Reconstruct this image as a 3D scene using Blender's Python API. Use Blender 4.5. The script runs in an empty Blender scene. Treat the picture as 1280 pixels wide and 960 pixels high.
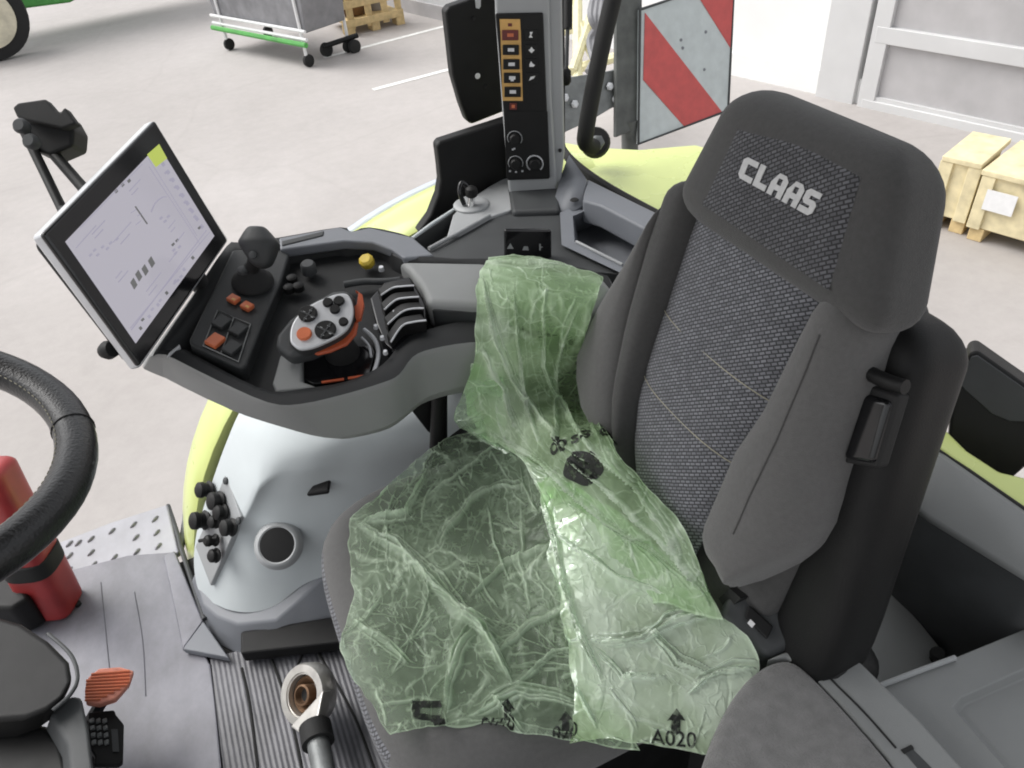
import bpy, bmesh, math, random
from mathutils import Vector, noise, Matrix
random.seed(7)
SC = bpy.context.scene
COL = SC.collection
R = math.radians
V = Vector

# ------------------------------------------------------------------ camera
CAMP = V((0, 0, 1.5)); FPX = 961.0
PITCH, YAW = R(39), R(21)
_n = math.hypot(115, 1185); DX, DY = 115/_n, 1185/_n
HD = V((math.sin(YAW), math.cos(YAW), 0)); RT = V((math.cos(YAW), -math.sin(YAW), 0))
LOOK = math.cos(PITCH)*HD - math.sin(PITCH)*V((0, 0, 1))
UPV = math.sin(PITCH)*HD + math.cos(PITCH)*V((0, 0, 1))
IMR = (DY, -DX); IMD = (DX, DY)

def ray(u, v):
    qx, qy = u-640, v-480
    return LOOK + RT*((qx*IMR[0]+qy*IMR[1])/FPX) - UPV*((qx*IMD[0]+qy*IMD[1])/FPX)
def Zp(u, v, z):
    d = ray(u, v); return CAMP + d*((z-CAMP.z)/d.z)
def Xp(u, v, x):
    d = ray(u, v); return CAMP + d*((x-CAMP.x)/d.x)
def Yp(u, v, y):
    d = ray(u, v); return CAMP + d*((y-CAMP.y)/d.y)
def Dp(u, v, t):
    return CAMP + ray(u, v)*t
def Pl(u, v, p0, n):
    d = ray(u, v); return CAMP + d*((p0-CAMP).dot(n)/d.dot(n))

cam_d = bpy.data.cameras.new('camera'); cam = bpy.data.objects.new('camera', cam_d); COL.objects.link(cam)
cam_d.sensor_width = 36; cam_d.lens = 36*FPX/1280; cam_d.clip_start = 0.02; cam_d.clip_end = 200
cx_ = RT*IMR[0] - UPV*IMD[0]; cy_ = -(RT*IMR[1] - UPV*IMD[1])
cam.matrix_world = Matrix.Translation(CAMP) @ Matrix((cx_, cy_, -LOOK)).transposed().to_4x4()
SC.camera = cam

# ------------------------------------------------------------------ materials
def mat(name, col, rough=.5, var=.12, vscale=12, bump=0., bscale=200, metal=0., spec=.5, coat=0., sheen=0., wear=None, emit=None):
    m = bpy.data.materials.new(name); m.use_nodes = True
    nt = m.node_tree; b = nt.nodes['Principled BSDF']; L = nt.links
    c = (col[0], col[1], col[2], 1)
    b.inputs['Roughness'].default_value = rough; b.inputs['Metallic'].default_value = metal
    b.inputs['Specular IOR Level'].default_value = spec
    b.inputs['Coat Weight'].default_value = coat
    b.inputs['Sheen Weight'].default_value = sheen
    tc = nt.nodes.new('ShaderNodeTexCoord')
    if var:
        n = nt.nodes.new('ShaderNodeTexNoise'); n.inputs['Scale'].default_value = vscale; n.inputs['Detail'].default_value = 5
        L.new(tc.outputs['Object'], n.inputs['Vector'])
        r = nt.nodes.new('ShaderNodeValToRGB')
        r.color_ramp.elements[0].position = .3; r.color_ramp.elements[1].position = .7
        r.color_ramp.elements[0].color = tuple(x*(1-var) for x in c[:3])+(1,)
        r.color_ramp.elements[1].color = tuple(min(1, x*(1+var)) for x in c[:3])+(1,)
        L.new(n.outputs['Fac'], r.inputs['Fac']); L.new(r.outputs['Color'], b.inputs['Base Color'])
        mr = nt.nodes.new('ShaderNodeMapRange'); mr.inputs['To Min'].default_value = max(0, rough-.08); mr.inputs['To Max'].default_value = min(1, rough+.08)
        L.new(n.outputs['Fac'], mr.inputs['Value']); L.new(mr.outputs['Result'], b.inputs['Roughness'])
    else:
        b.inputs['Base Color'].default_value = c
    if bump:
        n2 = nt.nodes.new('ShaderNodeTexNoise'); n2.inputs['Scale'].default_value = bscale; n2.inputs['Detail'].default_value = 3
        L.new(tc.outputs['Object'], n2.inputs['Vector'])
        bp = nt.nodes.new('ShaderNodeBump'); bp.inputs['Strength'].default_value = bump; bp.inputs['Distance'].default_value = .002
        L.new(n2.outputs['Fac'], bp.inputs['Height']); L.new(bp.outputs['Normal'], b.inputs['Normal'])
    if emit:
        b.inputs['Emission Color'].default_value = (*emit[:3], 1); b.inputs['Emission Strength'].default_value = emit[3]
    return m

M = {}
M['fabric'] = mat('seat_fabric', (.118, .116, .114), .95, .07, 160, .5, 900, spec=.2, sheen=.3)
M['fabric_dark'] = mat('dark_seat_fabric', (.070, .069, .068), .95, .08, 160, .5, 900, spec=.2, sheen=.2)
M['fabric_warm'] = mat('passenger_fabric', (.185, .182, .179), .95, .15, 60, .8, 420, spec=.2, sheen=.4)
M['black'] = mat('black_plastic', (.008, .008, .008), .55, .2, 30, .15, 700, spec=.3)
M['rubber'] = mat('black_rubber', (.010, .010, .010), .75, .2, 30, .2, 300)
M['dark'] = mat('dark_grey_plastic', (.045, .048, .050), .6, .12, 20, .2, 900)
M['rim'] = mat('charcoal_plastic', (.030, .032, .033), .55, .12, 20, .2, 900)
M['grey'] = mat('mid_grey_plastic', (.235, .242, .240), .55, .06, 10, .2, 900)
M['shelf'] = mat('blue_grey_plastic', (.190, .200, .220), .5, .08, 10, .15, 900)
M['light'] = mat('light_grey_plastic', (.54, .58, .59), .82, .04, 8, .12, 900)
M['pillar'] = mat('pillar_grey_plastic', (.34, .35, .355), .45, .06, 10, .12, 900)
M['silver'] = mat('silver_plastic', (.62, .63, .65), .35, .05, 30, metal=.3)
M['chrome'] = mat('chrome', (.8, .8, .8), .18, .05, 30, metal=1)
M['orange'] = mat('orange_plastic', (.58, .15, .06), .45, .1, 40)
M['orange_lever'] = mat('orange_lever_plastic', (.40, .075, .025), .45, .1, 40)
M['amber'] = mat('amber_print', (.66, .39, .12), .5, .1, 60)
M['darkred'] = mat('dark_red_plastic', (.12, .015, .012), .4, .1, 60)
M['white'] = mat('white_print', (.75, .75, .75), .5, 0)
M['yellow'] = mat('yellow_plastic', (.62, .45, .05), .5, .1, 60)
M['lime'] = mat('lime_paint', (.63, .71, .25), .28, .05, 6, coat=.3)
M['fenderedge'] = mat('fender_edge_plastic', (.50, .54, .60), .5, .06, 10)
M['red'] = mat('red_paint', (.33, .028, .028), .45, .15, 20, coat=.1)
M['steel'] = mat('galvanised_steel', (.20, .21, .21), .5, .25, 25, .3, 200, metal=.4)
M['steeldark'] = mat('dark_steel', (.10, .105, .10), .55, .3, 20, .3, 200, metal=.2)
M['zinc'] = mat('zinc_steel', (.70, .68, .64), .32, .12, 40, .15, 300, metal=.75)
M['rust'] = mat('rusty_steel', (.20, .12, .07), .7, .3, 60, .4, 300, metal=.4)
M['wood'] = mat('pale_wood', (.62, .47, .24), .8, .18, 14, .4, 120)
M['crate'] = mat('pale_crate_wood', (.72, .63, .40), .8, .18, 10, .3, 120)
M['paper'] = mat('paper', (.8, .8, .8), .7, .05, 20)
M['wallwhite'] = mat('white_render', (.82, .82, .81), .85, .03, 2, .2, 60)
M['wallgrey'] = mat('pale_grey_render', (.55, .56, .56), .85, .05, 2, .2, 60)
M['doorframe'] = mat('door_frame_paint', (.60, .60, .60), .5, .04, 3)
M['doorpanel'] = mat('frosted_door_panel', (.44, .43, .435), .4, .08, 4)
M['signwhite'] = mat('sign_white_reflective', (.54, .585, .59), .4, .07, 30)
M['signred'] = mat('sign_red_reflective', (.56, .085, .08), .4, .10, 30)
M['leather'] = mat('black_leather', (.010, .010, .011), .33, .2, 40, .35, 350)
M['stitch'] = mat('pale_thread', (.35, .33, .25), .8, .1, 60)
M['pedal'] = mat('red_orange_rubber', (.74, .29, .21), .6, .25, 60, .2, 300)
M['line'] = mat('white_road_paint', (.78, .78, .76), .8, .12, 15, .2, 200)
M['machgreen'] = mat('green_machine_paint', (.08, .34, .07), .5, .2, 6)
M['machgrey'] = mat('grey_machine_paint', (.22, .22, .23), .6, .2, 6)
M['cream'] = mat('cream_wheel_paint', (.62, .58, .45), .5, .15, 10)
M['brown'] = mat('brown_timber', (.14, .08, .04), .8, .3, 10)
M['glassy'] = mat('gloss_black_glass', (.008, .008, .009), .12, 0)

def woven(name, hi, lo, sx=.0080, sy=.0046, rot=.66):
    m = bpy.data.materials.new(name); m.use_nodes = True
    nt = m.node_tree; b = nt.nodes['Principled BSDF']; L = nt.links
    uv = nt.nodes.new('ShaderNodeUVMap'); mp = nt.nodes.new('ShaderNodeMapping'); mp.inputs['Rotation'].default_value = (0, 0, rot)
    L.new(uv.outputs['UV'], mp.inputs['Vector'])
    nz = nt.nodes.new('ShaderNodeTexNoise'); nz.inputs['Scale'].default_value = 90
    L.new(uv.outputs['UV'], nz.inputs['Vector'])
    mx = nt.nodes.new('ShaderNodeMixRGB'); mx.blend_type = 'ADD'; mx.inputs['Fac'].default_value = .0012
    L.new(mp.outputs['Vector'], mx.inputs['Color1']); L.new(nz.outputs['Color'], mx.inputs['Color2'])
    br = nt.nodes.new('ShaderNodeTexBrick'); br.offset = .5
    br.inputs['Scale'].default_value = 1; br.inputs['Brick Width'].default_value = sx; br.inputs['Row Height'].default_value = sy
    br.inputs['Mortar Size'].default_value = sy*.27; br.inputs['Mortar Smooth'].default_value = .6
    br.inputs['Color1'].default_value = (*hi, 1); br.inputs['Color2'].default_value = tuple(x*.62 for x in hi)+(1,); br.inputs['Mortar'].default_value = (*lo, 1)
    L.new(mx.outputs['Color'], br.inputs['Vector'])
    L.new(br.outputs['Color'], b.inputs['Base Color'])
    b.inputs['Roughness'].default_value = .9; b.inputs['Specular IOR Level'].default_value = .25; b.inputs['Sheen Weight'].default_value = .2
    bp = nt.nodes.new('ShaderNodeBump'); bp.inputs['Strength'].default_value = .6; bp.inputs['Distance'].default_value = .001; bp.invert = True
    L.new(br.outputs['Fac'], bp.inputs['Height']); L.new(bp.outputs['Normal'], b.inputs['Normal'])
    return m
M['woven'] = woven('woven_seat_fabric', (.235, .24, .262), (.052, .053, .058))
M['woven_head'] = woven('woven_headrest_fabric', (.135, .136, .148), (.032, .032, .034))

def yard_mat():
    m = bpy.data.materials.new('concrete_yard'); m.use_nodes = True
    nt = m.node_tree; b = nt.nodes['Principled BSDF']; L = nt.links
    tc = nt.nodes.new('ShaderNodeTexCoord')
    n1 = nt.nodes.new('ShaderNodeTexNoise'); n1.inputs['Scale'].default_value = .55; n1.inputs['Detail'].default_value = 9; n1.inputs['Roughness'].default_value = .62
    n2 = nt.nodes.new('ShaderNodeTexNoise'); n2.inputs['Scale'].default_value = 9; n2.inputs['Detail'].default_value = 7; n2.inputs['Roughness'].default_value = .7
    L.new(tc.outputs['Object'], n1.inputs['Vector']); L.new(tc.outputs['Object'], n2.inputs['Vector'])
    a = nt.nodes.new('ShaderNodeMixRGB'); a.inputs['Fac'].default_value = .45
    L.new(n1.outputs['Fac'], a.inputs['Color1']); L.new(n2.outputs['Fac'], a.inputs['Color2'])
    r = nt.nodes.new('ShaderNodeValToRGB'); e = r.color_ramp.elements
    e[0].position = .30; e[0].color = (.41, .387, .376, 1); e[1].position = .68; e[1].color = (.515, .487, .475, 1)
    L.new(a.outputs['Color'], r.inputs['Fac']); n3 = nt.nodes.new('ShaderNodeTexNoise'); n3.inputs['Scale'].default_value = .12; n3.inputs['Detail'].default_value = 4
    L.new(tc.outputs['Object'], n3.inputs['Vector'])
    r3 = nt.nodes.new('ShaderNodeValToRGB'); q = r3.color_ramp.elements
    q[0].position = .35; q[0].color = (.80, .79, .775, 1); q[1].position = .62; q[1].color = (1, 1, 1, 1)
    L.new(n3.outputs['Fac'], r3.inputs['Fac'])
    vo = nt.nodes.new('ShaderNodeTexVoronoi'); vo.feature = 'DISTANCE_TO_EDGE'; vo.inputs['Scale'].default_value = .33
    wn = nt.nodes.new('ShaderNodeMixRGB'); wn.blend_type = 'ADD'; wn.inputs['Fac'].default_value = .5
    L.new(tc.outputs['Object'], wn.inputs['Color1']); L.new(n1.outputs['Color'], wn.inputs['Color2']); L.new(wn.outputs[0], vo.inputs['Vector'])
    r4 = nt.nodes.new('ShaderNodeValToRGB'); q = r4.color_ramp.elements
    q[0].position = 0; q[0].color = (.66, .64, .63, 1); q[1].position = .012; q[1].color = (1, 1, 1, 1)
    L.new(vo.outputs['Distance'], r4.inputs['Fac'])
    m3 = nt.nodes.new('ShaderNodeMixRGB'); m3.blend_type = 'MULTIPLY'; m3.inputs['Fac'].default_value = 1
    L.new(r.outputs['Color'], m3.inputs['Color1']); L.new(r3.outputs['Color'], m3.inputs['Color2'])
    m4 = nt.nodes.new('ShaderNodeMixRGB'); m4.blend_type = 'MULTIPLY'; m4.inputs['Fac'].default_value = .12
    L.new(m3.outputs[0], m4.inputs['Color1']); L.new(r4.outputs['Color'], m4.inputs['Color2'])
    L.new(m4.outputs[0], b.inputs['Base Color'])
    b.inputs['Roughness'].default_value = .85
    bp = nt.nodes.new('ShaderNodeBump'); bp.inputs['Strength'].default_value = .3; bp.inputs['Distance'].default_value = .01
    L.new(n2.outputs['Fac'], bp.inputs['Height']); L.new(bp.outputs['Normal'], b.inputs['Normal'])
    return m
M['yard'] = yard_mat()
M['tray'] = mat('tray_plastic', (.016, .017, .018), .6, .15, 25, .2, 900, spec=.35)
M['panel'] = mat('switch_panel_plastic', (.028, .030, .031), .55, .12, 25, .2, 900)

def mat_floor(name, col, dirt, rough, groove, gs=.35):
    m = bpy.data.materials.new(name); m.use_nodes = True
    nt = m.node_tree; b = nt.nodes['Principled BSDF']; L = nt.links
    tc = nt.nodes.new('ShaderNodeTexCoord')
    n1 = nt.nodes.new('ShaderNodeTexNoise'); n1.inputs['Scale'].default_value = 7; n1.inputs['Detail'].default_value = 8; n1.inputs['Roughness'].default_value = .65
    mp = nt.nodes.new('ShaderNodeMapping'); mp.inputs['Scale'].default_value = (1.2, .8, 1)
    L.new(tc.outputs['Object'], mp.inputs['Vector']); L.new(mp.outputs['Vector'], n1.inputs['Vector'])
    r = nt.nodes.new('ShaderNodeValToRGB'); e = r.color_ramp.elements
    e[0].position = .32; e[0].color = (*dirt, 1); e[1].position = .68; e[1].color = (*col, 1)
    L.new(n1.outputs['Fac'], r.inputs['Fac']); L.new(r.outputs['Color'], b.inputs['Base Color'])
    b.inputs['Roughness'].default_value = rough
    w = nt.nodes.new('ShaderNodeTexWave'); w.inputs['Scale'].default_value = groove; w.inputs['Distortion'].default_value = .6
    L.new(tc.outputs['Object'], w.inputs['Vector'])
    bp = nt.nodes.new('ShaderNodeBump'); bp.inputs['Strength'].default_value = gs; bp.inputs['Distance'].default_value = .003
    L.new(w.outputs['Fac'], bp.inputs['Height'])
    bp2 = nt.nodes.new('ShaderNodeBump'); bp2.inputs['Strength'].default_value = .25; bp2.inputs['Distance'].default_value = .004
    L.new(n1.outputs['Fac'], bp2.inputs['Height']); L.new(bp.outputs['Normal'], bp2.inputs['Normal'])
    L.new(bp2.outputs['Normal'], b.inputs['Normal'])
    return m
M['mat_light'] = mat_floor('vinyl_floor_mat', (.245, .245, .28), (.14, .14, .16), .42, 2, 0)
M['mat_dark'] = mat_floor('grooved_rubber_mat', (.16, .16, .178), (.030, .030, .034), .42, 30, .28)
M['plate'] = mat_floor('metal_step_plate', (.40, .40, .44), (.31, .31, .335), .4, 1, 0)

M['lattice'] = mat('pale_yellow_paint', (.74, .70, .45), .5, .1, 20)
M['seam'] = mat('mat_seam', (.15, .15, .175), .6, .1, 20)
M['nub'] = mat('worn_nub_metal', (.27, .27, .29), .4, .2, 40, metal=.2)
M['fold_arm'] = mat('black_armrest_plastic', (.011, .011, .011), .5, .15, 20, .2, 600, spec=.2)
def film(name, tint, body, base, crease, fine=1.0):
    m = bpy.data.materials.new(name); m.use_nodes = True
    nt = m.node_tree; L = nt.links; nt.nodes.remove(nt.nodes['Principled BSDF'])
    out = nt.nodes['Material Output']
    tr = nt.nodes.new('ShaderNodeBsdfTransparent'); tr.inputs['Color'].default_value = (*tint, 1)
    df = nt.nodes.new('ShaderNodeBsdfDiffuse'); df.inputs['Color'].default_value = (*body, 1)
    tl = nt.nodes.new('ShaderNodeBsdfTranslucent'); tl.inputs['Color'].default_value = (*body, 1)
    gl = nt.nodes.new('ShaderNodeBsdfGlossy'); gl.inputs['Color'].default_value = (.9, 1, .9, 1); gl.inputs['Roughness'].default_value = .24
    m1 = nt.nodes.new('ShaderNodeMixShader'); m1.inputs['Fac'].default_value = .45
    ac = nt.nodes.new('ShaderNodeAttribute'); ac.attribute_name = 'crease'
    cm_ = nt.nodes.new('ShaderNodeMixRGB'); cm_.use_clamp = True; cm_.inputs['Color1'].default_value = (*body, 1); cm_.inputs['Color2'].default_value = (.86, 1, .80, 1)
    L.new(ac.outputs['Fac'], cm_.inputs['Fac']); L.new(cm_.outputs[0], df.inputs['Color']); L.new(cm_.outputs[0], tl.inputs['Color'])
    L.new(df.outputs[0], m1.inputs[1]); L.new(tl.outputs[0], m1.inputs[2])
    at = nt.nodes.new('ShaderNodeAttribute'); at.attribute_name = 'crease'
    tc = nt.nodes.new('ShaderNodeTexCoord'); nz = nt.nodes.new('ShaderNodeTexNoise'); nz.inputs['Scale'].default_value = 8; nz.inputs['Detail'].default_value = 7
    L.new(tc.outputs['Object'], nz.inputs['Vector'])
    mr = nt.nodes.new('ShaderNodeMapRange'); mr.inputs['From Min'].default_value = .3; mr.inputs['From Max'].default_value = .7
    mr.inputs['To Min'].default_value = base*.35; mr.inputs['To Max'].default_value = base*1.75
    L.new(nz.outputs['Fac'], mr.inputs['Value'])
    ma = nt.nodes.new('ShaderNodeMath'); ma.operation = 'MULTIPLY_ADD'; ma.use_clamp = True
    L.new(at.outputs['Fac'], ma.inputs[0]); ma.inputs[1].default_value = crease; L.new(mr.outputs['Result'], ma.inputs[2])
    nw = nt.nodes.new('ShaderNodeTexNoise'); nw.inputs['Scale'].default_value = 14; nw.inputs['Detail'].default_value = 3
    L.new(tc.outputs['Object'], nw.inputs['Vector'])
    wv = nt.nodes.new('ShaderNodeMixRGB'); wv.blend_type = 'ADD'; wv.inputs['Fac'].default_value = .06
    L.new(tc.outputs['Object'], wv.inputs['Color1']); L.new(nw.outputs['Color'], wv.inputs['Color2'])
    tot_ = ma.outputs[0]; hs_n = None
    for sc_n, th_n, st_n, lo_n, hi_n in ((15, .035, .55, .47, .60), (36, .06, .48, .50, .64), (85, .10, .34, .48, .64)):
        vo = nt.nodes.new('ShaderNodeTexVoronoi'); vo.feature = 'DISTANCE_TO_EDGE'; vo.inputs['Scale'].default_value = sc_n
        mpn = nt.nodes.new('ShaderNodeMapping'); mpn.inputs['Rotation'].default_value = (.3*sc_n, .2*sc_n, .7*sc_n); mpn.inputs['Scale'].default_value = (1, .55, 1)
        L.new(wv.outputs[0], mpn.inputs['Vector']); L.new(mpn.outputs['Vector'], vo.inputs['Vector'])
        r1 = nt.nodes.new('ShaderNodeMapRange'); r1.inputs['From Min'].default_value = 0; r1.inputs['From Max'].default_value = th_n; r1.inputs['To Min'].default_value = 1; r1.inputs['To Max'].default_value = 0
        L.new(vo.outputs['Distance'], r1.inputs['Value'])
        nm = nt.nodes.new('ShaderNodeTexNoise'); nm.inputs['Scale'].default_value = sc_n*.7; nm.inputs['Detail'].default_value = 2
        L.new(tc.outputs['Object'], nm.inputs['Vector'])
        r2 = nt.nodes.new('ShaderNodeMapRange'); r2.inputs['From Min'].default_value = lo_n; r2.inputs['From Max'].default_value = hi_n
        L.new(nm.outputs['Fac'], r2.inputs['Value'])
        mu = nt.nodes.new('ShaderNodeMath'); mu.operation = 'MULTIPLY'; L.new(r1.outputs[0], mu.inputs[0]); L.new(r2.outputs[0], mu.inputs[1])
        ad = nt.nodes.new('ShaderNodeMath'); ad.operation = 'MULTIPLY_ADD'; ad.use_clamp = True; ad.inputs[1].default_value = st_n*fine
        L.new(mu.outputs[0], ad.inputs[0]); L.new(tot_, ad.inputs[2]); tot_ = ad.outputs[0]
        if hs_n is None: hs_n = mu.outputs[0]
        else:
            a2 = nt.nodes.new('ShaderNodeMath'); a2.operation = 'ADD'; L.new(hs_n, a2.inputs[0]); L.new(mu.outputs[0], a2.inputs[1]); hs_n = a2.outputs[0]
    bpn = nt.nodes.new('ShaderNodeBump'); bpn.inputs['Strength'].default_value = .45; bpn.inputs['Distance'].default_value = .003
    L.new(hs_n, bpn.inputs['Height'])
    for x_ in (df, tl, gl): L.new(bpn.outputs['Normal'], x_.inputs['Normal'])
    L.new(tot_, cm_.inputs['Fac'])
    m2 = nt.nodes.new('ShaderNodeMixShader'); L.new(tot_, m2.inputs['Fac'])
    L.new(tr.outputs[0], m2.inputs[1]); L.new(m1.outputs[0], m2.inputs[2])
    m3 = nt.nodes.new('ShaderNodeMixShader')
    fr = nt.nodes.new('ShaderNodeFresnel'); fr.inputs['IOR'].default_value = 1.5
    fm_ = nt.nodes.new('ShaderNodeMath'); fm_.operation = 'MULTIPLY'; fm_.inputs[1].default_value = .50; L.new(fr.outputs[0], fm_.inputs[0]); L.new(fm_.outputs[0], m3.inputs['Fac']); L.new(m2.outputs[0], m3.inputs[1]); L.new(gl.outputs[0], m3.inputs[2])
    L.new(m3.outputs[0], out.inputs['Surface'])
    return m
M['film'] = film('thin_green_film', (.89, .99, .87), (.70, .96, .61), .21, .92, .85)
M['film_fold'] = film('folded_green_film', (.80, .97, .68), (.66, .95, .44), .68, .40, .35)
M['film_strip'] = film('gathered_green_film', (.76, .96, .66), (.58, .92, .40), .38, .75, .55)

def screen_mat():
    m = mat('lcd_screen', (.05, .05, .06), .12, 0, emit=(.66, .635, .715, .36)); return m
M['screen'] = screen_mat()
M['lcdgreen'] = mat('lcd_green', (.05, .05, .02), .2, 0, emit=(.52, .62, .12, .5))
M['lcddark'] = mat('lcd_dark', (.03, .03, .03), .2, 0, emit=(.2, .2, .2, .35))
M['lcdmid'] = mat('lcd_mid', (.05, .05, .06), .2, 0, emit=(.42, .40, .50, .45))

# ------------------------------------------------------------------ objects
WLOC = {}
def tag(o, label=None, cat=None, group=None, kind=None):
    if label: o['label'] = label
    if cat: o['category'] = cat
    if group: o['group'] = group
    if kind: o['kind'] = kind
    return o
def thing(name, label, cat, loc, group=None):
    o = bpy.data.objects.new(name, None); COL.objects.link(o); o.location = loc; o.empty_display_size = .05
    WLOC[o] = V(loc)
    return tag(o, label, cat, group)

class MB:
    def __init__(s): s.v = []; s.f = []; s.uv = None
    def add(s, vs, fs):
        k = len(s.v); s.v += [V(x) for x in vs]; s.f += [tuple(i+k for i in f) for f in fs]; return s
    def merge(s, o): return s.add(o.v, o.f)

def build(name, mb, m, parent=None, bevel=0, seg=2, sub=0, smooth=True, uvs=None, solid=0, ang=40, attr=None):
    me = bpy.data.meshes.new(name)
    off = WLOC.get(parent, V((0, 0, 0))) if parent else V((0, 0, 0))
    me.from_pydata([tuple(v-off) for v in mb.v], [], mb.f); me.validate()
    bm = bmesh.new(); bm.from_mesh(me); bmesh.ops.remove_doubles(bm, verts=bm.verts, dist=1e-6) if not (uvs or attr) else None
    bmesh.ops.recalc_face_normals(bm, faces=bm.faces); bm.to_mesh(me); bm.free()
    me.materials.append(m)
    o = bpy.data.objects.new(name, me); COL.objects.link(o)
    if parent: o.parent = parent; WLOC[o] = off
    else: WLOC[o] = V((0, 0, 0))
    if uvs:
        ul = me.uv_layers.new(name='UVMap')
        for p in me.polygons:
            for li in p.loop_indices: ul.data[li].uv = uvs[me.loops[li].vertex_index]
    if attr:
        a = me.attributes.new('crease', 'FLOAT', 'POINT')
        for i, x in enumerate(attr): a.data[i].value = x
    if smooth:
        for p in me.polygons: p.use_smooth = True
    if solid:
        md = o.modifiers.new('solid', 'SOLIDIFY'); md.thickness = solid; md.offset = 0
    if bevel:
        md = o.modifiers.new('bevel', 'BEVEL'); md.width = bevel; md.segments = seg; md.limit_method = 'ANGLE'; md.angle_limit = R(30); md.harden_normals = False
    if sub:
        md = o.modifiers.new('sub', 'SUBSURF'); md.levels = sub; md.render_levels = sub
    if smooth and not sub and me.polygons:
        if bevel: o.modifiers.new('wn', 'WEIGHTED_NORMAL')
        else: me.set_sharp_from_angle(angle=R(ang))
    return o

def prism(pts, ext):
    pts = [V(p) for p in pts]; n = len(pts); e = V(ext)
    return MB().add(pts + [p+e for p in pts], [tuple(range(n)), tuple(range(2*n-1, n-1, -1))] + [(i, (i+1) % n, n+(i+1) % n, n+i) for i in range(n)])
def box(c, sx, sy, sz, ax=None):
    ax = ax or (V((1, 0, 0)), V((0, 1, 0)), V((0, 0, 1))); c = V(c)
    q = [c + ax[0]*(sx/2*a) + ax[1]*(sy/2*b) + ax[2]*(sz/2*k) for k in (-1, 1) for a, b in ((-1, -1), (1, -1), (1, 1), (-1, 1))]
    return MB().add(q, [(3, 2, 1, 0), (4, 5, 6, 7), (0, 1, 5, 4), (1, 2, 6, 5), (2, 3, 7, 6), (3, 0, 4, 7)])
def smooth_path(pts, k=6):
    pts = [V(p) for p in pts]; out = []
    for i in range(len(pts)-1):
        a, b, c, d = pts[max(i-1, 0)], pts[i], pts[i+1], pts[min(i+2, len(pts)-1)]
        for j in range(k):
            t = j/k
            out.append(.5*((2*b)+(c-a)*t+(2*a-5*b+4*c-d)*t*t+(3*b-a-3*c+d)*t**3))
    out.append(pts[-1]); return out
def tube(pts, r, K=12, closed=False, caps=True):
    pts = [V(p) for p in pts]; n = len(pts); rs = r if isinstance(r, (list, tuple)) else [r]*n
    mb = MB(); vs = []; up = None
    for i, p in enumerate(pts):
        if closed: t = pts[(i+1) % n]-pts[i-1]
        else: t = pts[min(i+1, n-1)]-pts[max(i-1, 0)]
        t.normalize()
        if up is None:
            up = t.orthogonal().normalized()
        up = (up - t*up.dot(t)).normalized(); sd = t.cross(up)
        vs += [p + (up*math.cos(2*math.pi*j/K)+sd*math.sin(2*math.pi*j/K))*rs[i] for j in range(K)]
    fs = []
    for i in range(n if closed else n-1):
        a, b = i*K, ((i+1) % n)*K
        fs += [(a+j, a+(j+1) % K, b+(j+1) % K, b+j) for j in range(K)]
    if caps and not closed: fs += [tuple(range(K-1, -1, -1)), tuple(range((n-1)*K, n*K))]
    return mb.add(vs, fs)
def lathe(c, axis, prof, K=28, sx=1, sy=1, xdir=None):
    c = V(c); axis = V(axis).normalized(); a = (V(xdir)-axis*V(xdir).dot(axis)).normalized() if xdir else axis.orthogonal().normalized(); b = axis.cross(a)
    vs = []; fs = []; n = len(prof)
    for r, h in prof:
        vs += [c + axis*h + (a*math.cos(2*math.pi*j/K)*sx + b*math.sin(2*math.pi*j/K)*sy)*r for j in range(K)]
    for i in range(n-1): fs += [(i*K+j, i*K+(j+1) % K, (i+1)*K+(j+1) % K, (i+1)*K+j) for j in range(K)]
    fs += [tuple(range(K-1, -1, -1)), tuple(range((n-1)*K, n*K))]
    return MB().add(vs, fs)
def loft(rings, caps=True, closed=True):
    K = len(rings[0]); vs = [p for r_ in rings for p in r_]; fs = []
    for i in range(len(rings)-1):
        fs += [(i*K+j, i*K+(j+1) % K, (i+1)*K+(j+1) % K, (i+1)*K+j) for j in range(K if closed else K-1)]
    if caps: fs += [tuple(range(K-1, -1, -1)), tuple(range((len(rings)-1)*K, len(rings)*K))]
    return MB().add(vs, fs)
def se(c, a, b, ha, hb, e, K=40):
    """superellipse ring: centre, two axes, two half sizes, exponent"""
    out = []
    for j in range(K):
        t = 2*math.pi*j/K; x, y = math.cos(t), math.sin(t)
        s = (abs(x)**e+abs(y)**e)**(-1/e)
        out.append(c + a*(x*s*ha) + b*(y*s*hb))
    return out
def rloft(fn, t0, t1, r, n=10, e=4, K=40, capn=5):
    """loft of superellipse rings fn(t)->(centre, axis a, axis b, half a, half b) with rounded ends of radius r (along t)"""
    ts = []
    for i in range(capn+1):
        q = i/capn*math.pi/2; ts.append((t0+r*(1-math.sin(q)), math.cos(q)))
    ts = [(t0 + r*(1-math.cos(i/capn*math.pi/2)), r*(1-math.sin(i/capn*math.pi/2))) for i in range(capn+1)]
    tm = [(t0+r+(t1-t0-2*r)*i/n, 0) for i in range(1, n)]
    te = [(t1-a+t0, s) for a, s in reversed(ts)]
    rings = []
    for t, s in ts+tm+te:
        c, a, b, ha, hb = fn(t); rings.append(se(c, a, b, max(ha-s, .002), max(hb-s, .002), e, K))
    return loft(rings)
def poly_ring(outer, inner):
    n = len(outer); return MB().add(list(outer)+list(inner), [(i, (i+1) % n, n+(i+1) % n, n+i) for i in range(n)])
def lerp_tab(tab, t):
    if t <= tab[0][0]: return tab[0][1]
    for (a, x), (b, y) in zip(tab, tab[1:]):
        if t <= b: return x+(y-x)*(t-a)/(b-a)
    return tab[-1][1]
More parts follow.
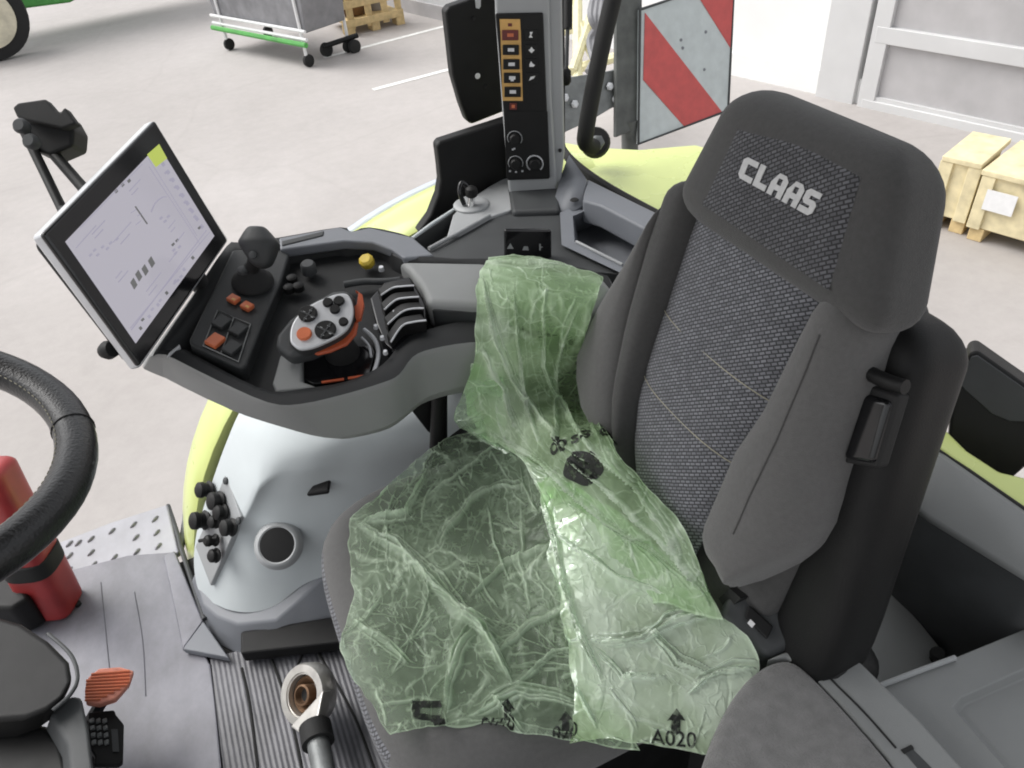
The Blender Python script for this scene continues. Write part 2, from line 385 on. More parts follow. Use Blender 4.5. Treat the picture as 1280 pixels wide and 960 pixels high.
def text_mb(s, size, o, ex, ey, extr=.0004, bold=0):
    c = bpy.data.curves.new('lettering', 'FONT'); c.body = s; c.size = size; c.extrude = extr; c.offset = bold; c.align_x = 'CENTER'; c.align_y = 'CENTER'
    ob = bpy.data.objects.new('lettering', c); COL.objects.link(ob)
    dg = bpy.context.evaluated_depsgraph_get(); me = bpy.data.meshes.new_from_object(ob.evaluated_get(dg))
    ez = V(ex).cross(V(ey)).normalized(); mb = MB()
    mb.add([V(o)+V(ex)*v.co.x+V(ey)*v.co.y+ez*v.co.z for v in me.vertices], [tuple(p.vertices) for p in me.polygons])
    bpy.data.objects.remove(ob); bpy.data.curves.remove(c); bpy.data.meshes.remove(me)
    return mb
XA, YA, ZA = V((1, 0, 0)), V((0, 1, 0)), V((0, 0, 1))
# ------------------------------------------------------------------ setting: yard and buildings
g = MB().add([(-60, -60, -1.5), (60, -60, -1.5), (60, 60, -1.5), (-60, 60, -1.5)], [(0, 1, 2, 3)])
tag(build('ground', g, M['yard'], smooth=False), 'pale concrete yard around the tractor', 'yard', kind='structure')
def road_line(a, b, w):
    a, b = Zp(*a, -1.496), Zp(*b, -1.496); d = (b-a).normalized(); s = V((-d.y, d.x, 0))*w/2
    return MB().add([a-s, b-s, b+s, a+s], [(0, 1, 2, 3)])
for nm, lab, a, b, w in (('painted_line', 'upper white parking line ending at the pallet of timber', (405, 72), (566, 30), .09),
                  ('painted_line', 'white parking line left of the black door flap', (466, 112), (575, 83), .09)):
    tag(build(nm, road_line(a, b, w), M['line'], smooth=False), lab, 'road marking', 'white parking lines on the yard', kind='structure')

BD = V((-.296, .955, 0)); BN = V((-.955, -.296, 0))      # along the hall, and out of its face
WP = Zp(917, 92, -1.5)
t = thing('white_hall_wall', 'bright white rendered hall wall behind the warning board', 'wall', tuple(WP))
build('wall_face', box(WP+BD*3+V((0, 0, 2.6))+BN*-.15, 11, .3, 5.2, (BD, BN, ZA)), M['wallwhite'], t, smooth=False)
build('plinth', box(WP+BD*3+V((0, 0, .12))+BN*.03, 11, .06, .24, (BD, BN, ZA)), M['wallwhite'], t, smooth=False)
def Wq(u, v, off=0): return Pl(u, v, WP+BN*off, BN)
# sectional door in the hall wall
t = thing('hall_door', 'grey framed sectional door with frosted panels behind the seat', 'door', tuple(Wq(1062, 140)))
D0 = Wq(1066, 100); s0 = (D0-WP).dot(BD)
def dbox(s, z, w, h, off, th): return box(WP+BD*(s0-s)+ZA*(z)+BN*off, w, th, h, (BD, BN, ZA))
zb = {k: Wq(*p, .05).z-WP.z for k, p in dict(a=(1110, 42), b=(1090, 132), c=(1085, 10)).items()}
build('jamb', dbox(-.11, 2, .42, 4.4, .06, .12), M['doorframe'], t, bevel=.01)
zl, zu = zb['b'], zb['a']
fr = MB()
fr.merge(dbox(.24, 2, .17, 4.2, .10, .06))
for z in (zl, zu, zu+(zu-zl), zu+2*(zu-zl)): fr.merge(dbox(3.3, z, 6.2, .15, .103, .06))
for s in (2.42, 4.6): fr.merge(dbox(s, 2, .10, 4.2, .106, .06))
fr.merge(dbox(3.3, zl-.22, 6.2, .16, .10, .06))
build('door_frame', fr, M['doorframe'], t, bevel=.008)
build('panel', dbox(3.3, 2, 6.1, 4.0, .065, .03), M['doorpanel'], t, smooth=False)
build('kick_strip', dbox(3.3, .06, 6.2, .12, .09, .05), M['doorframe'], t, smooth=False)
# far grey wall
a, b = Zp(430, -4, -1.5), Zp(575, 30, -1.5)
dd = (b-a).normalized(); nn = V((dd.y, -dd.x, 0))
t = thing('grey_shed_wall', 'pale grey shed wall at the far end of the yard behind the pallet', 'wall', tuple(a))
build('wall_face', box((a+b)/2+nn*-.15+ZA*2+dd*.4, (b-a).length+1.2, .3, 4, (dd, nn, ZA)), M['wallgrey'], t, smooth=False)
build('base_strip', box((a+b)/2+nn*.02+ZA*.1+dd*.4, (b-a).length+1.2, .04, .2, (dd, nn, ZA)), M['doorpanel'], t, smooth=False)

# timber pallet stack
def crate_axes(p, q):
    d = (q-p); d.z = 0; d.normalize(); return d, V((-d.y, d.x, 0))
p, q = Zp(436, 46, -1.5), Zp(506, 30, -1.5)
ex, ey = crate_axes(p, q); w = (q-p).length
t = thing('wooden_pallet', 'pale wooden pallet frame standing at the far end of the yard', 'pallet', tuple(p))
for i, s in enumerate((.06, .5, .94)):
    build('block', box(p+ex*w*s+ey*.1+ZA*.07, .13, .2, .14, (ex, ey, ZA)), M['wood'], t, bevel=.006)
for z in (.17, .42, .72): build('board', box(p+ex*w*.5+ey*(-.01+z*.02)+ZA*z, w, .03, .10, (ex, ey, ZA)), M['wood'], t, bevel=.004)
for s in (.1, .42, .7, .94): build('board', box(p+ex*w*s+ey*.03+ZA*.5, .10, .03, .85, (ex, ey, ZA)), M['wood'], t, bevel=.004)
build('deck', box(p+ex*w*.5+ey*.45+ZA*.16, w, .8, .03, (ex, ey, ZA)), M['wood'], t)
t = thing('machine_part', 'dark machine part resting on the wooden pallet', 'machine part', tuple(p+ey*.45+ex*w*.5+ZA*.18))
build('drum', lathe(p+ey*.5+ex*w*.35+ZA*.18, ZA, [(.2, 0), (.24, .05), (.24, .5), (.18, .6)]), M['brown'], t)
build('flange', lathe(p+ey*.5+ex*w*.75+ZA*.18, ZA, [(.15, 0), (.15, .6), (.09, .62)]), M['machgrey'], t)

# workshop trolley, top left
o = Zp(278, 60, -1.5)
ex, ey = crate_axes(o, Zp(395, 85, -1.5)); w = (Zp(385, 88, -1.5)-o).length
t = thing('workshop_trolley', 'grey box trolley with white tube frame on castors in the yard', 'trolley', tuple(o))
build('tub', prism([o+ex*.05+ZA*.42, o+ex*(w-.05)+ZA*.42, o+ex*(w+.1)+ZA*1.4, o+ex*-.1+ZA*1.4], ey*.7), M['machgrey'], t, bevel=.02)
fm = MB()
for s in (0.1, .95): fm.merge(tube([o+ex*w*s+ZA*.12-ey*.02, o+ex*w*s+ZA*1.6-ey*.02], .022, 8)); fm.merge(tube([o+ex*w*s+ZA*.12+ey*.72, o+ex*w*s+ZA*1.6+ey*.72], .022, 8))
for z in (.36, .46): fm.merge(tube([o-ey*.03+ZA*z, o+ex*w-ey*.03+ZA*z], .022, 8))
build('tube_frame', fm, M['white'], t)
build('green_rail', tube([o-ey*.06+ZA*.30, o+ex*w-ey*.06+ZA*.30], .035, 8), M['machgreen'], t)
for s, k in ((.1, 0), (.95, 0), (.1, .7), (.95, .7)):
    build('castor', lathe(o+ex*w*s+ey*k+ZA*.08-ex*.03, ex, [(.05, 0), (.08, .01), (.08, .05), (.05, .06)]), M['rubber'], t)
build('notice', prism([o+ex*w*.55+ZA*1.05-ey*.012, o+ex*w*.75+ZA*1.05-ey*.012, o+ex*w*.75+ZA*1.25-ey*.012, o+ex*w*.55+ZA*1.25-ey*.012], ey*.01), M['yellow'], t, smooth=False)
o2 = Zp(452, 48, -1.5)
t = thing('black_pallet_jack', 'black wheeled jack on the yard beside the wooden pallet', 'pallet jack', tuple(Zp(440, 58, -1.5)))
a, b, c = Zp(405, 58, -1.35), Zp(447, 44, -1.3), Zp(443, 58, -1.42)
build('fork', tube([a, b], .035, 8), M['black'], t); build('wheel', lathe(c, ex, [(.05, -.04), (.09, -.03), (.09, .03), (.05, .04)]), M['rubber'], t)
build('wheel', lathe(Zp(408, 62, -1.41), ex, [(.05, -.04), (.09, -.03), (.09, .03), (.05, .04)]), M['rubber'], t)

# green farm machine top left
o = Zp(10, 82, -1.5)
t = thing('farm_implement', 'grey and green farm machine with cream wheel at the far left of the yard', 'farm machine', tuple(o))
ax = (ray(10, 60)*-1).normalized(); ax.z = 0; ax.normalize(); sd = V((ax.y, -ax.x, 0)) if V((ax.y, -ax.x, 0)).dot(RT) > 0 else V((-ax.y, ax.x, 0))
wc = Zp(2, 75, -1.5)+ZA*.62
wh = build('wheel', lathe(wc, ax, [(.42, -.1), (.6, -.1), (.62, 0), (.6, .1), (.42, .1)], 40), M['rubber'], t)
build('wheel_rim', lathe(wc+ax*.08, ax, [(.44, 0), (.44, .04), (.34, .06), (.14, .04), (.10, .09)], 40), M['cream'], wh)
bo = Zp(30, 55, -1.5)
build('green_panel', prism([bo+ZA*.5, bo+ZA*.45+sd*.9, bo+ZA*.85+sd*2.4, bo+ZA*1.2+sd*2.6, bo+ZA*1.3-sd*.4], ax*-.4), M['machgreen'], t, bevel=.04)
build('body', prism([bo+ZA*.95-sd*2, bo+ZA*.80+sd*1.6, bo+ZA*1.15+sd*3.6, bo+ZA*2.4+sd*4.2, bo+ZA*2.4-sd*2], ax*-1.2-ZA*0 + sd*0), M['machgrey'], t, bevel=.05)
for v_ in t.children: pass

# pale crates right
def crate(name, label, base_a, base_b, h, dep, group=None):
    a, b = Zp(*base_a, -1.5), Zp(*base_b, -1.5); ex, ey = crate_axes(a, b)
    if ey.dot(a-CAMP) < 0: ey = -ey
    w = (b-a).length
    t = thing(name, label, 'crate', tuple(a), group)
    build('crate_wall', box(a+ex*w/2+ey*dep/2+ZA*(.1+(h-.1)/2), w, dep, h-.1, (ex, ey, ZA)), M['crate'], t, bevel=.012)
    for s in (.04, .96): build('corner_batten', box(a+ex*w*s-ey*.012+ZA*(.1+(h-.1)/2), .09, .024, h-.1, (ex, ey, ZA)), M['crate'], t, bevel=.005)
    build('lid', box(a+ex*w/2+ey*dep/2+ZA*(h+.02), w+.06, dep+.06, .04, (ex, ey, ZA)), M['crate'], t, bevel=.006)
    for s in (.08, .92): build('skid', box(a+ex*w*s+ey*dep/2+ZA*.05, .1, dep, .1, (ex, ey, ZA)), M['wood'], t, bevel=.006)
    return t, a, ex, ey, w
t, a, ex, ey, w = crate('wooden_crate', 'pale wooden crate with paper notice, half cut off beside the hall door', (1207, 298), (1330, 335), .50, .6, 'pale wooden crates by the hall door')
build('delivery_note', box(a+ex*w*.22-ey*.03+ZA*.34, .20, .004, .15, (ex, ey, ZA)), M['paper'], t, smooth=False)
crate('wooden_crate', 'small pale crate half hidden behind the headrest', (1160, 282), (1196, 292), .52, .5, 'pale wooden crates by the hall door')

# yellow implement seen between pillar and warning board
t = thing('yellow_implement', 'yellow lattice implement with grey hoses behind the tractor', 'farm machine', tuple(Zp(735, 60, -1.5)))
fm = MB()
for a, b in (((702, -20), (752, 95)), ((752, -20), (716, 90)), ((722, -30), (722, 100)), ((768, -20), (745, 100)), ((700, 40), (775, 20)), ((700, 92), (775, 70))):
    fm.merge(tube([Dp(*a, 7.5), Dp(*b, 7.0)], .045, 8))
build('lattice', fm, M['lattice'], t)
hs = MB()
for k in range(4):
    hs.merge(tube(smooth_path([Dp(748+k*3, -20, 6.8), Dp(738+k*6, 20, 6.6), Dp(752-k*5, 50, 6.7), Dp(735+k*4, 90, 6.6)]), .03, 8))
build('hose', hs, M['machgrey'], t)

# ------------------------------------------------------------------ tractor exterior: fenders and board
def arc_sweep(prof, cx, cz, a0, a1, n=40):
    rings = []
    for i in range(n+1):
        th = a0+(a1-a0)*i/n
        rings.append([V((cx+r*math.cos(th), y, cz+r*math.sin(th))) for y, r in prof])
    return loft(rings, caps=False, closed=False)
CX, CZ = .654, -.268
t = thing('rear_fender', 'lime green rear fender arching along the right side of the cab', 'fender', (CX, 1.6, CZ))
build('fender_skin', arc_sweep([(1.50, .99), (1.503, 1.012), (1.52, 1.022), (1.58, 1.026), (1.625, 1.024), (1.64, 1.012), (1.645, .98)], CX, CZ, R(15), R(178)), M['lime'], t, solid=.01)
build('edge_extension', arc_sweep([(1.645, 1.005), (1.66, 1.012), (1.72, .99), (1.74, .96), (1.745, .93)], CX, CZ, R(15), R(150)), M['fenderedge'], t, solid=.01)
# rear lime bodywork
rb = [(700, 176, 1.0), (740, 183, 1.0), (800, 186, 1.25), (870, 180, 1.35), (1000, 215, 1.30), (1000, 330, .98), (900, 300, .96), (830, 272, .95), (760, 232, .93), (718, 205, .90), (703, 180, .92)]
top = [Zp(u, v, .74) for u, v, _ in rb]
t = thing('rear_hood', 'lime green sloping rear bodywork outside the back window', 'bodywork', tuple(top[0]))
build('hood_skin', prism(top, V((0, 0, -.45))), M['lime'], t, bevel=.03, seg=4)
for nm, lst in (('window_gasket', [(700, 172), (704, 188), (722, 208), (762, 236), (835, 276), (890, 305)]),):
    build(nm, tube(smooth_path([Zp(u, v, .80) for u, v in lst]), .010, 8), M['rubber'], t)
# warning board
c = [(800, 12), (918, -28), (910, 138), (798, 180)]
tt = [1, 1.046, 1.103, 1.057]
P4 = [Dp(u, v, k*2.6) for (u, v), k in zip(c, tt)]
U1 = (P4[1]-P4[0]).normalized(); W1 = (P4[3]-P4[0]).normalized(); NB = U1.cross(W1).normalized()
if NB.dot(CAMP-P4[0]) < 0: NB = -NB
def Bq(u, v, off): return Pl(u, v, P4[0]+NB*off, NB)
t = thing('warning_board', 'square red and white striped warning board behind the back window', 'warning sign', tuple(P4[3]))
build('board', prism(P4, NB*-.012), M['signwhite'], t, smooth=False)
for q in ([(803, 20), (803, 101), (856, 159), (905, 139)], [(868, -12), (914, 62), (917, -28)]):
    if len(q) == 4: q = [(806, 16), (804, 100), (855, 158), (903, 141)]
    build('red_stripe', prism([Bq(u, v, .001) for u, v in q], NB*.002), M['signred'], t, smooth=False)
e = [P4[0], P4[1], P4[2], P4[3]]
build('edge_frame', tube(e, .006, 6, closed=True), M['dark'], t)
for u, v in ((851, 50), (882, 40), (880, 87), (853, 60)): build('rivet', lathe(Bq(u, v, 0), NB, [(.006, 0), (.0045, .004)], 10), M['shelf'], t)
t = thing('board_bracket', 'dark drilled steel bracket carrying the warning board', 'bracket', tuple(Bq(760, 130, -.05)))
build('arm_plate', prism([Bq(u, v, -.04) for u, v in ((690, 104), (715, 96), (765, 88), (800, 74), (800, 122), (765, 135), (740, 150), (705, 166), (690, 168))], NB*-.02), M['steel'], t, bevel=.004)
build('upright_plate', prism([Bq(u, v, -.012) for u, v in ((771, -40), (803, -40), (803, 158), (770, 172))], NB*-.02), M['steeldark'], t, bevel=.004)
build('stay', tube([Bq(787, 150, -.03), Bq(787, 150, -.03)+V((0, -.05, -.9))], .03, 10), M['steeldark'], t)
for u, v in ((718, 130), (769, 124), (706, 122), (762, 108)): build('bolt', lathe(Bq(u, v, -.035), NB, [(.014, 0), (.014, .006), (.009, .01)], 6), M['silver'], t)

# ------------------------------------------------------------------ cab shell, with unseen walls and roof added for shade
t = thing('cab_shade_wall', 'unseen left rear wall and post of the cab, added to shade the interior', 'shading wall', (.6, -.3, 0))  # out of view, put in to cut light from the open left side
build('lower_wall', box((.55, -.30, .28), .75, .05, .60), M['dark'], t, bevel=.01)
build('post', box((.80, -.30, 1.45), .09, .07, 1.08), M['dark'], t, bevel=.01)
build('rear_wall', box((.96, .05, .20), .05, .75, .75), M['dark'], t, bevel=.01)
t = thing('cab_shade_roof', 'unseen roof of the tractor cab, added to shade the interior', 'roof', (0, .7, 1.98))  # out of view, put in to darken the interior; rear edge kept short
build('roof_panel', box((-.10, .66, 2.02), 1.66, 1.9, .10), M['grey'], t, bevel=.03)
# floor
fl = [Zp(u, v, 0) for u, v in ((30, 720), (140, 700), (228, 688), (238, 760), (290, 838), (600, 760), (900, 1000))]
tag(build('floor', box((.05, .37, -.03), 1.9, 2.26, .06), M['rubber'], smooth=False), 'cab floor under the mats', 'floor', kind='structure')
t = thing('floor_mat', 'pale blue grey vinyl floor mat with lengthwise seams beside the pedals', 'floor mat', tuple(Zp(200, 850, 0)))
ml = [(20, 735), (90, 712), (160, 694), (214, 690), (226, 735), (248, 800), (262, 830), (268, 870), (276, 960), (290, 1060), (-120, 1060), (-120, 800)]
build('mat_sheet', prism([Zp(u, v, .012) for u, v in ml], V((0, 0, -.012))), M['mat_light'], t, bevel=.003)
sm = MB()
for a in ([(126, 728), (131, 780), (138, 850)], [(168, 740), (178, 800), (182, 870)], [(212, 700), (224, 770), (232, 810)], [(262, 830), (268, 880), (276, 960)]):
    sm.merge(tube(smooth_path([Zp(u, v, .0125) for u, v in a]), .0013, 6))
build('seam', sm, M['seam'], t)
t = thing('grooved_mat', 'dark grooved rubber mat in front of the seat', 'floor mat', tuple(Zp(360, 880, 0)))
build('mat_sheet', prism([Zp(u, v, .010) for u, v in ((262, 822), (300, 812), (440, 800), (640, 790), (700, 1060), (292, 1060), (278, 960), (268, 880))], V((0, 0, -.01))), M['mat_dark'], t, bevel=.003)
sm = MB()
for a in ([(302, 835), (312, 880), (322, 960)], [(340, 825), (362, 890), (380, 975)], [(395, 812), (440, 890), (475, 980)], [(378, 818), (372, 835), (380, 850)]):
    sm.merge(tube(smooth_path([Zp(u, v, .0105) for u, v in a]), .003, 6))
build('groove_rib', sm, M['rubber'], t)
# upturned mat edge + flap
up = [Zp(206, 690, .005), Zp(217, 688, .03), Zp(252, 776, .03), Zp(268, 815, .03), Zp(230, 812, .006)]
t = thing('mat_edge', 'folded grey mat edge with a triangular corner at the side console', 'mat edge', tuple(up[0]))
build('upturn', prism([Zp(u, v, .020) for u, v in ((204, 694), (218, 688), (240, 742), (254, 776), (228, 812), (214, 742))], V((0, 0, -.018))), M['mat_light'], t, bevel=.004)
build('corner_flap', prism([Zp(u, v, .034) for u, v in ((228, 811), (254, 776), (286, 822))], V((0, 0, -.018))), M['shelf'], t, bevel=.003)
# step plate
t = thing('step_plate', 'pale metal step plate with raised grip nubs outside the door', 'step', tuple(Zp(140, 690, -.02)))
build('plate', prism([Zp(u, v, .004) for u, v in ((20, 690), (62, 682), (140, 652), (209, 630), (224, 690), (160, 712), (90, 738), (20, 768))], V((0, 0, -.02))), M['plate'], t, bevel=.006)
for u, v in ((87, 680), (98, 679), (114, 674), (140, 664), (167, 656), (194, 649), (87, 695), (114, 691), (170, 672), (196, 666), (86, 713), (117, 706), (143, 697), (171, 690), (198, 683), (88, 729), (117, 722), (146, 713)):
    c = Zp(u, v, .004); build('grip_nub', lathe(c, ZA, [(.009, 0), (.007, .004), (.004, .006)], 12, sx=1.4, sy=.6), M['nub'], t)
t = thing('door_sill_bar', 'thin dark door seal running up from the step plate', 'seal', tuple(Zp(218, 690, 0)))
build('seal_strip', tube(smooth_path([Zp(210, 632, -.01), Zp(222, 668, 0), Zp(228, 690, .01), Zp(256, 774, .03)]), .006, 8), M['dark'], t)
build('outer_pipe', tube(smooth_path([Zp(233, 640, -.03), Zp(230, 665, -.03), Zp(224, 690, -.02)]), .010, 8), M['steel'], t)

# fire extinguisher
t = thing('fire_extinguisher', 'red fire extinguisher with black strap standing behind the steering wheel', 'fire extinguisher', tuple(Zp(65, 770, 0)))
b0 = Zp(68, 752, .03); b1 = Dp(-30, 566, 1.60)
axd = (b1-b0).normalized(); sa = (RT - axd*RT.dot(axd)).normalized(); sb = axd.cross(sa)
def exr(t_): 
    c = b0+axd*t_; return (c, sa, sb, .050, .05)
Lx = (b1-b0).length
build('cylinder', rloft(exr, -.02, Lx*.50, .015, n=6, e=5, K=32), M['red'], t)
build('upper_cylinder', rloft(lambda s: (b0+axd*s, sa, sb, .049, .048), Lx*.50, Lx*.92, .02, n=6, e=5, K=32), M['red'], t)
build('strap', rloft(lambda s: (b0+axd*s, sa, sb, .056, .055), Lx*.26, Lx*.36, .004, n=4, e=3.2, K=32), M['rubber'], t)
0 and build('upper_strap', rloft(lambda s: (b0+axd*s, sa, sb, .063, .055), Lx*.78, Lx*.92, .004, n=4, e=3.2, K=32), M['rubber'], t)
build('nozzle', tube([b0-axd*.01+sa*.05, b0-axd*.05+sa*.055], .008, 8), M['rubber'], t)
t = thing('extinguisher_holder', 'black moulded holder behind the red fire extinguisher', 'holder', tuple(Zp(20, 800, 0)))
build('holder_shell', prism([Zp(u, v, .02) for u, v in ((-40, 640), (10, 650), (30, 715), (62, 778), (40, 792), (-40, 792))], V((0, 0, .10))), M['black'], t, bevel=.012)

# steering column + pedals
t = thing('steering_column', 'grey and black steering column housing in the lower left corner', 'steering column', tuple(Zp(20, 900, 0)))
build('column_cover', prism([Zp(u, v, .30) for u, v in ((-60, 772), (0, 770), (28, 778), (62, 800), (88, 826), (92, 850), (80, 872), (58, 888), (30, 898), (-60, 905))], V((-.05, .03, -.08))), M['fold_arm'], t, bevel=.012, seg=4)
build('trim_edge', tube(smooth_path([Zp(u, v, .302) for u, v in ((60, 792), (88, 818), (97, 846), (88, 868), (66, 888))]), .0035, 8), M['dark'], t)
build('lower_cover', prism([Zp(u, v, .22) for u, v in ((-60, 902), (30, 898), (60, 905), (80, 925), (88, 960), (95, 1010), (-60, 1010))], V((-.05, 0.02, -.12))), M['black'], t, bevel=.015, seg=3)
build('side_panel', prism([Zp(u, v, .26) for u, v in ((62, 892), (90, 868), (103, 870), (112, 910), (118, 960), (120, 1010), (92, 1010), (84, 930))], V((-.06, 0.02, -.10))), M['dark'], t, bevel=.008)
t = thing('brake_pedal', 'ribbed red orange brake pedal above the floor mat', 'pedal', tuple(Zp(135, 858, .12)))
pd = [(106, 862), (110, 846), (124, 835), (150, 833), (168, 838), (162, 855), (145, 874), (125, 880), (108, 878)]
pn = V((.35, -.2, .9)).normalized(); pc = Zp(136, 857, .20)
build('pedal_pad', prism([Pl(u, v, pc, pn) for u, v in pd], pn*-.018), M['pedal'], t, bevel=.004)
rb = MB()
for k in range(9):
    s = k/8; l = (108+2*s*-1+ (6 if k < 2 else 0)+(0 if k < 7 else 0), 843+s*32); r_ = (162-max(0, s-.45)*66, 839+s*35)
    rb.merge(tube([Pl(*l, pc+pn*.001, pn), Pl(*r_, pc+pn*.001, pn)], .0026, 6))
build('rib', rb, M['orange'], t)
build('pedal_arm', tube([pc-pn*.02, pc-pn*.13+V((-.05, -.02, 0))], .012, 8), M['black'], t)
t = thing('clutch_pedal', 'black studded pedal next to the steering column', 'pedal', tuple(Zp(133, 920, .1)))
pc = Zp(133, 918, .16)
build('pedal_pad', prism([Pl(u, v, pc, pn) for u, v in ((110, 890), (143, 887), (145, 893), (155, 905), (154, 952), (148, 956), (117, 956), (119, 945), (111, 934))], pn*-.018), M['black'], t, bevel=.003)
for i in range(4):
    for j in range(3):
        build('stud', box(Pl(115+j*8+i*.8, 901+i*9, pc+pn*.002, pn), .0075, .0085, .005), M['steel'], t, bevel=.001)
build('grip_plate', prism([Pl(u, v, pc+pn*.001, pn) for u, v in ((139, 912), (147, 912), (149, 940), (141, 940))], pn*.002), M['dark'], t, smooth=False)
build('pedal_arm', tube([pc-pn*.02, pc-pn*.13+V((-.05, -.02, 0))], .012, 8), M['black'], t)

# steering wheel
sc_ = V((-.372, .68, 1.078)); tl = R(20); sn = V((math.sin(tl), 0, math.cos(tl))); s1 = V((math.cos(tl), 0, -math.sin(tl))); s2 = YA
t = thing('steering_wheel', 'black leather steering wheel with pale stitching, cut off at the frame edge', 'steering wheel', tuple(sc_))
N_ = 72
circ = [sc_+(s1*math.cos(2*math.pi*i/N_)+s2*math.sin(2*math.pi*i/N_))*.188 for i in range(N_)]
build('rim', tube(circ, .0190, 20, closed=True), M['leather'], t)
for a in (10, 75, 130, 290): 
    d = s1*math.cos(R(a))+s2*math.sin(R(a)); tg = d.cross(sn)
    build('rim_seam', tube([sc_+d*.188+(d*math.cos(q)+sn*math.sin(q))*.0191 for q in [2*math.pi*k/20 for k in range(20)]], .0011, 6, closed=True), M['black'], t)
st = MB()
for i in range(150):
    a = 2*math.pi*i/150; d = s1*math.cos(a)+s2*math.sin(a); tg = d.cross(sn); p = sc_+d*(.188-.0171)+sn*.0086
    st.merge(tube([p-tg*.0018, p+tg*.0018], .0006, 5))
tag(build('stitching', st, M['stitch'], t), kind='stuff')
for a in (100, 180, 260):
    d = s1*math.cos(R(a))+s2*math.sin(R(a))
    build('spoke', tube([sc_+d*.05-sn*.02, sc_+d*.185], [.02, .012], 10), M['black'], t)
build('hub', lathe(sc_-sn*.05, sn, [(.05, 0), (.065, .02), (.06, .04), (.03, .05)]), M['black'], t)
build('column_stalk', tube([sc_-sn*.05, sc_-sn*.55-s1*.08], .035, 14), M['black'], t)

# side console -----------------------------------------------------------
def zy(u, v, y): return Yp(u, v, y)
t = thing('side_console', 'pale grey plastic side console with round socket beside the seat', 'console', tuple(Zp(300, 800, 0)))
# rows from the low front edge up over the top, columns from the outer (window) side to the inner (seat) side
rows = [
 [Zp(247, 742, .055), Zp(257, 748, .06), Zp(280, 762, .075), Zp(312, 768, .075), Zp(350, 758, .085), Zp(376, 728, .12), Zp(420, 716, .13), Zp(490, 708, 0.11)],
 [Zp(240, 700, .11), Zp(262, 726, .11), Zp(288, 724, .14), Zp(318, 726, .145), Zp(352, 718, .15), Zp(385, 700, .17), Zp(430, 690, .18), Zp(500, 682, 0.16)],
 [Zp(247, 655, .20), Zp(281, 690, .20), Zp(306, 668, .245), Zp(334, 668, .255), Zp(362, 664, .26), Zp(395, 660, .26), Zp(440, 650, .26), Zp(510, 642, 0.24)],
 [Zp(262, 612, .28), Zp(308, 645, .30), Zp(330, 625, .34), Zp(352, 622, .35), Zp(378, 620, .35), Zp(410, 615, .35), Zp(450, 610, .35), Zp(520, 602, 0.33)],
 [Zp(276, 570, .36), Zp(322, 612, .39), Zp(344, 592, .425), Zp(364, 590, .43), Zp(390, 588, .435), Zp(425, 580, .43), Zp(470, 575, .43), Zp(540, 567, 0.41)],
 [Zp(290, 535, .43), Zp(322, 560, .46), Zp(345, 566, .475), Zp(372, 566, .48), Zp(400, 564, .48), Zp(440, 555, .48), Zp(490, 548, .48), Zp(560, 545, .47)],
 [Zp(302, 508, .47), Zp(330, 525, .50), Zp(360, 530, .51), Zp(400, 532, .51), Zp(440, 530, .51), Zp(490, 522, .51), Zp(545, 515, .51), Zp(610, 512, .49)],
 [Zp(330, 470, .48), Zp(370, 480, .52), Zp(410, 485, .52), Zp(450, 488, .52), Zp(500, 488, .52), Zp(540, 485, .52), Zp(590, 480, .52), Zp(650, 478, .50)],
]
K = len(rows[0]); mb = MB().add([p for r_ in rows for p in r_], [(i*K+j, i*K+j+1, (i+1)*K+j+1, (i+1)*K+j) for i in range(len(rows)-1) for j in range(K-1)])
shl = build('shell', mb, M['light'], t, sub=3, solid=0)
ca = shl.data.attributes.new('crease_edge', 'FLOAT', 'EDGE')
key = {}
for i, p in enumerate(mb.v): key[tuple(round(x, 4) for x in p-WLOC[t])] = i
idx = [key[tuple(round(x, 4) for x in v_.co)] for v_ in shl.data.vertices]
for e_ in shl.data.edges:
    a, b = sorted(idx[i] for i in e_.vertices)
    ra, cca, rb_, ccb = a//K, a % K, b//K, b % K
    if cca == 1 and ccb == 1 and rb_ <= 5: ca.data[e_.index].value = .97
    if ra == rb_ == 4 and cca >= 1: ca.data[e_.index].value = .92
# dark skirt under the shell
sk_t = [Zp(236, 700, .05), Zp(250, 752, .052), Zp(270, 768, .06), Zp(296, 780, .06), Zp(345, 772, .07), Zp(368, 745, .09), Zp(392, 722, .10), Zp(480, 700, .10), Zp(480, 560, .2), Zp(300, 560, .2)]
sk = [V((p.x, p.y, .115 if i < 5 else .15)) for i, p in enumerate(sk_t)]
bt = [Zp(238, 730, 0), Zp(256, 782, 0), Zp(276, 808, 0), Zp(300, 822, 0), Zp(350, 815, 0), Zp(400, 805, 0), Zp(440, 800, 0), Zp(520, 760, 0), Zp(480, 660, 0), Zp(280, 640, 0)]
tp = [Zp(243, 722, .07), Zp(253, 756, .06), Zp(270, 770, .06), Zp(296, 780, .062), Zp(345, 775, .075), Zp(372, 752, .095), Zp(400, 726, .12), Zp(480, 700, .14), Zp(480, 600, .14), Zp(262, 640, .14)]
build('skirt', loft([bt, tp]), M['shelf'], t, bevel=.006)
build('rubber_step', prism([Zp(u, v, .02) for u, v in ((306, 800), (430, 780), (444, 812), (306, 828))], V((0, 0, .035))), M['black'], t, bevel=.006)
# socket
sc0 = Zp(346, 681, .262); sax = ((CAMP-sc0).normalized()*.75+V((-.62, -.30, .72))*.35).normalized()
build('socket_collar', lathe(sc0-sax*.02, sax, [(.052, .004), (.047, .014), (.043, .019), (.039, .020), (.036, .018)], 40), M['pillar'], t)
build('socket_cap', lathe(sc0-sax*.01, sax, [(.037, 0), (.037, .008), (.034, .0085)], 40), M['black'], t)
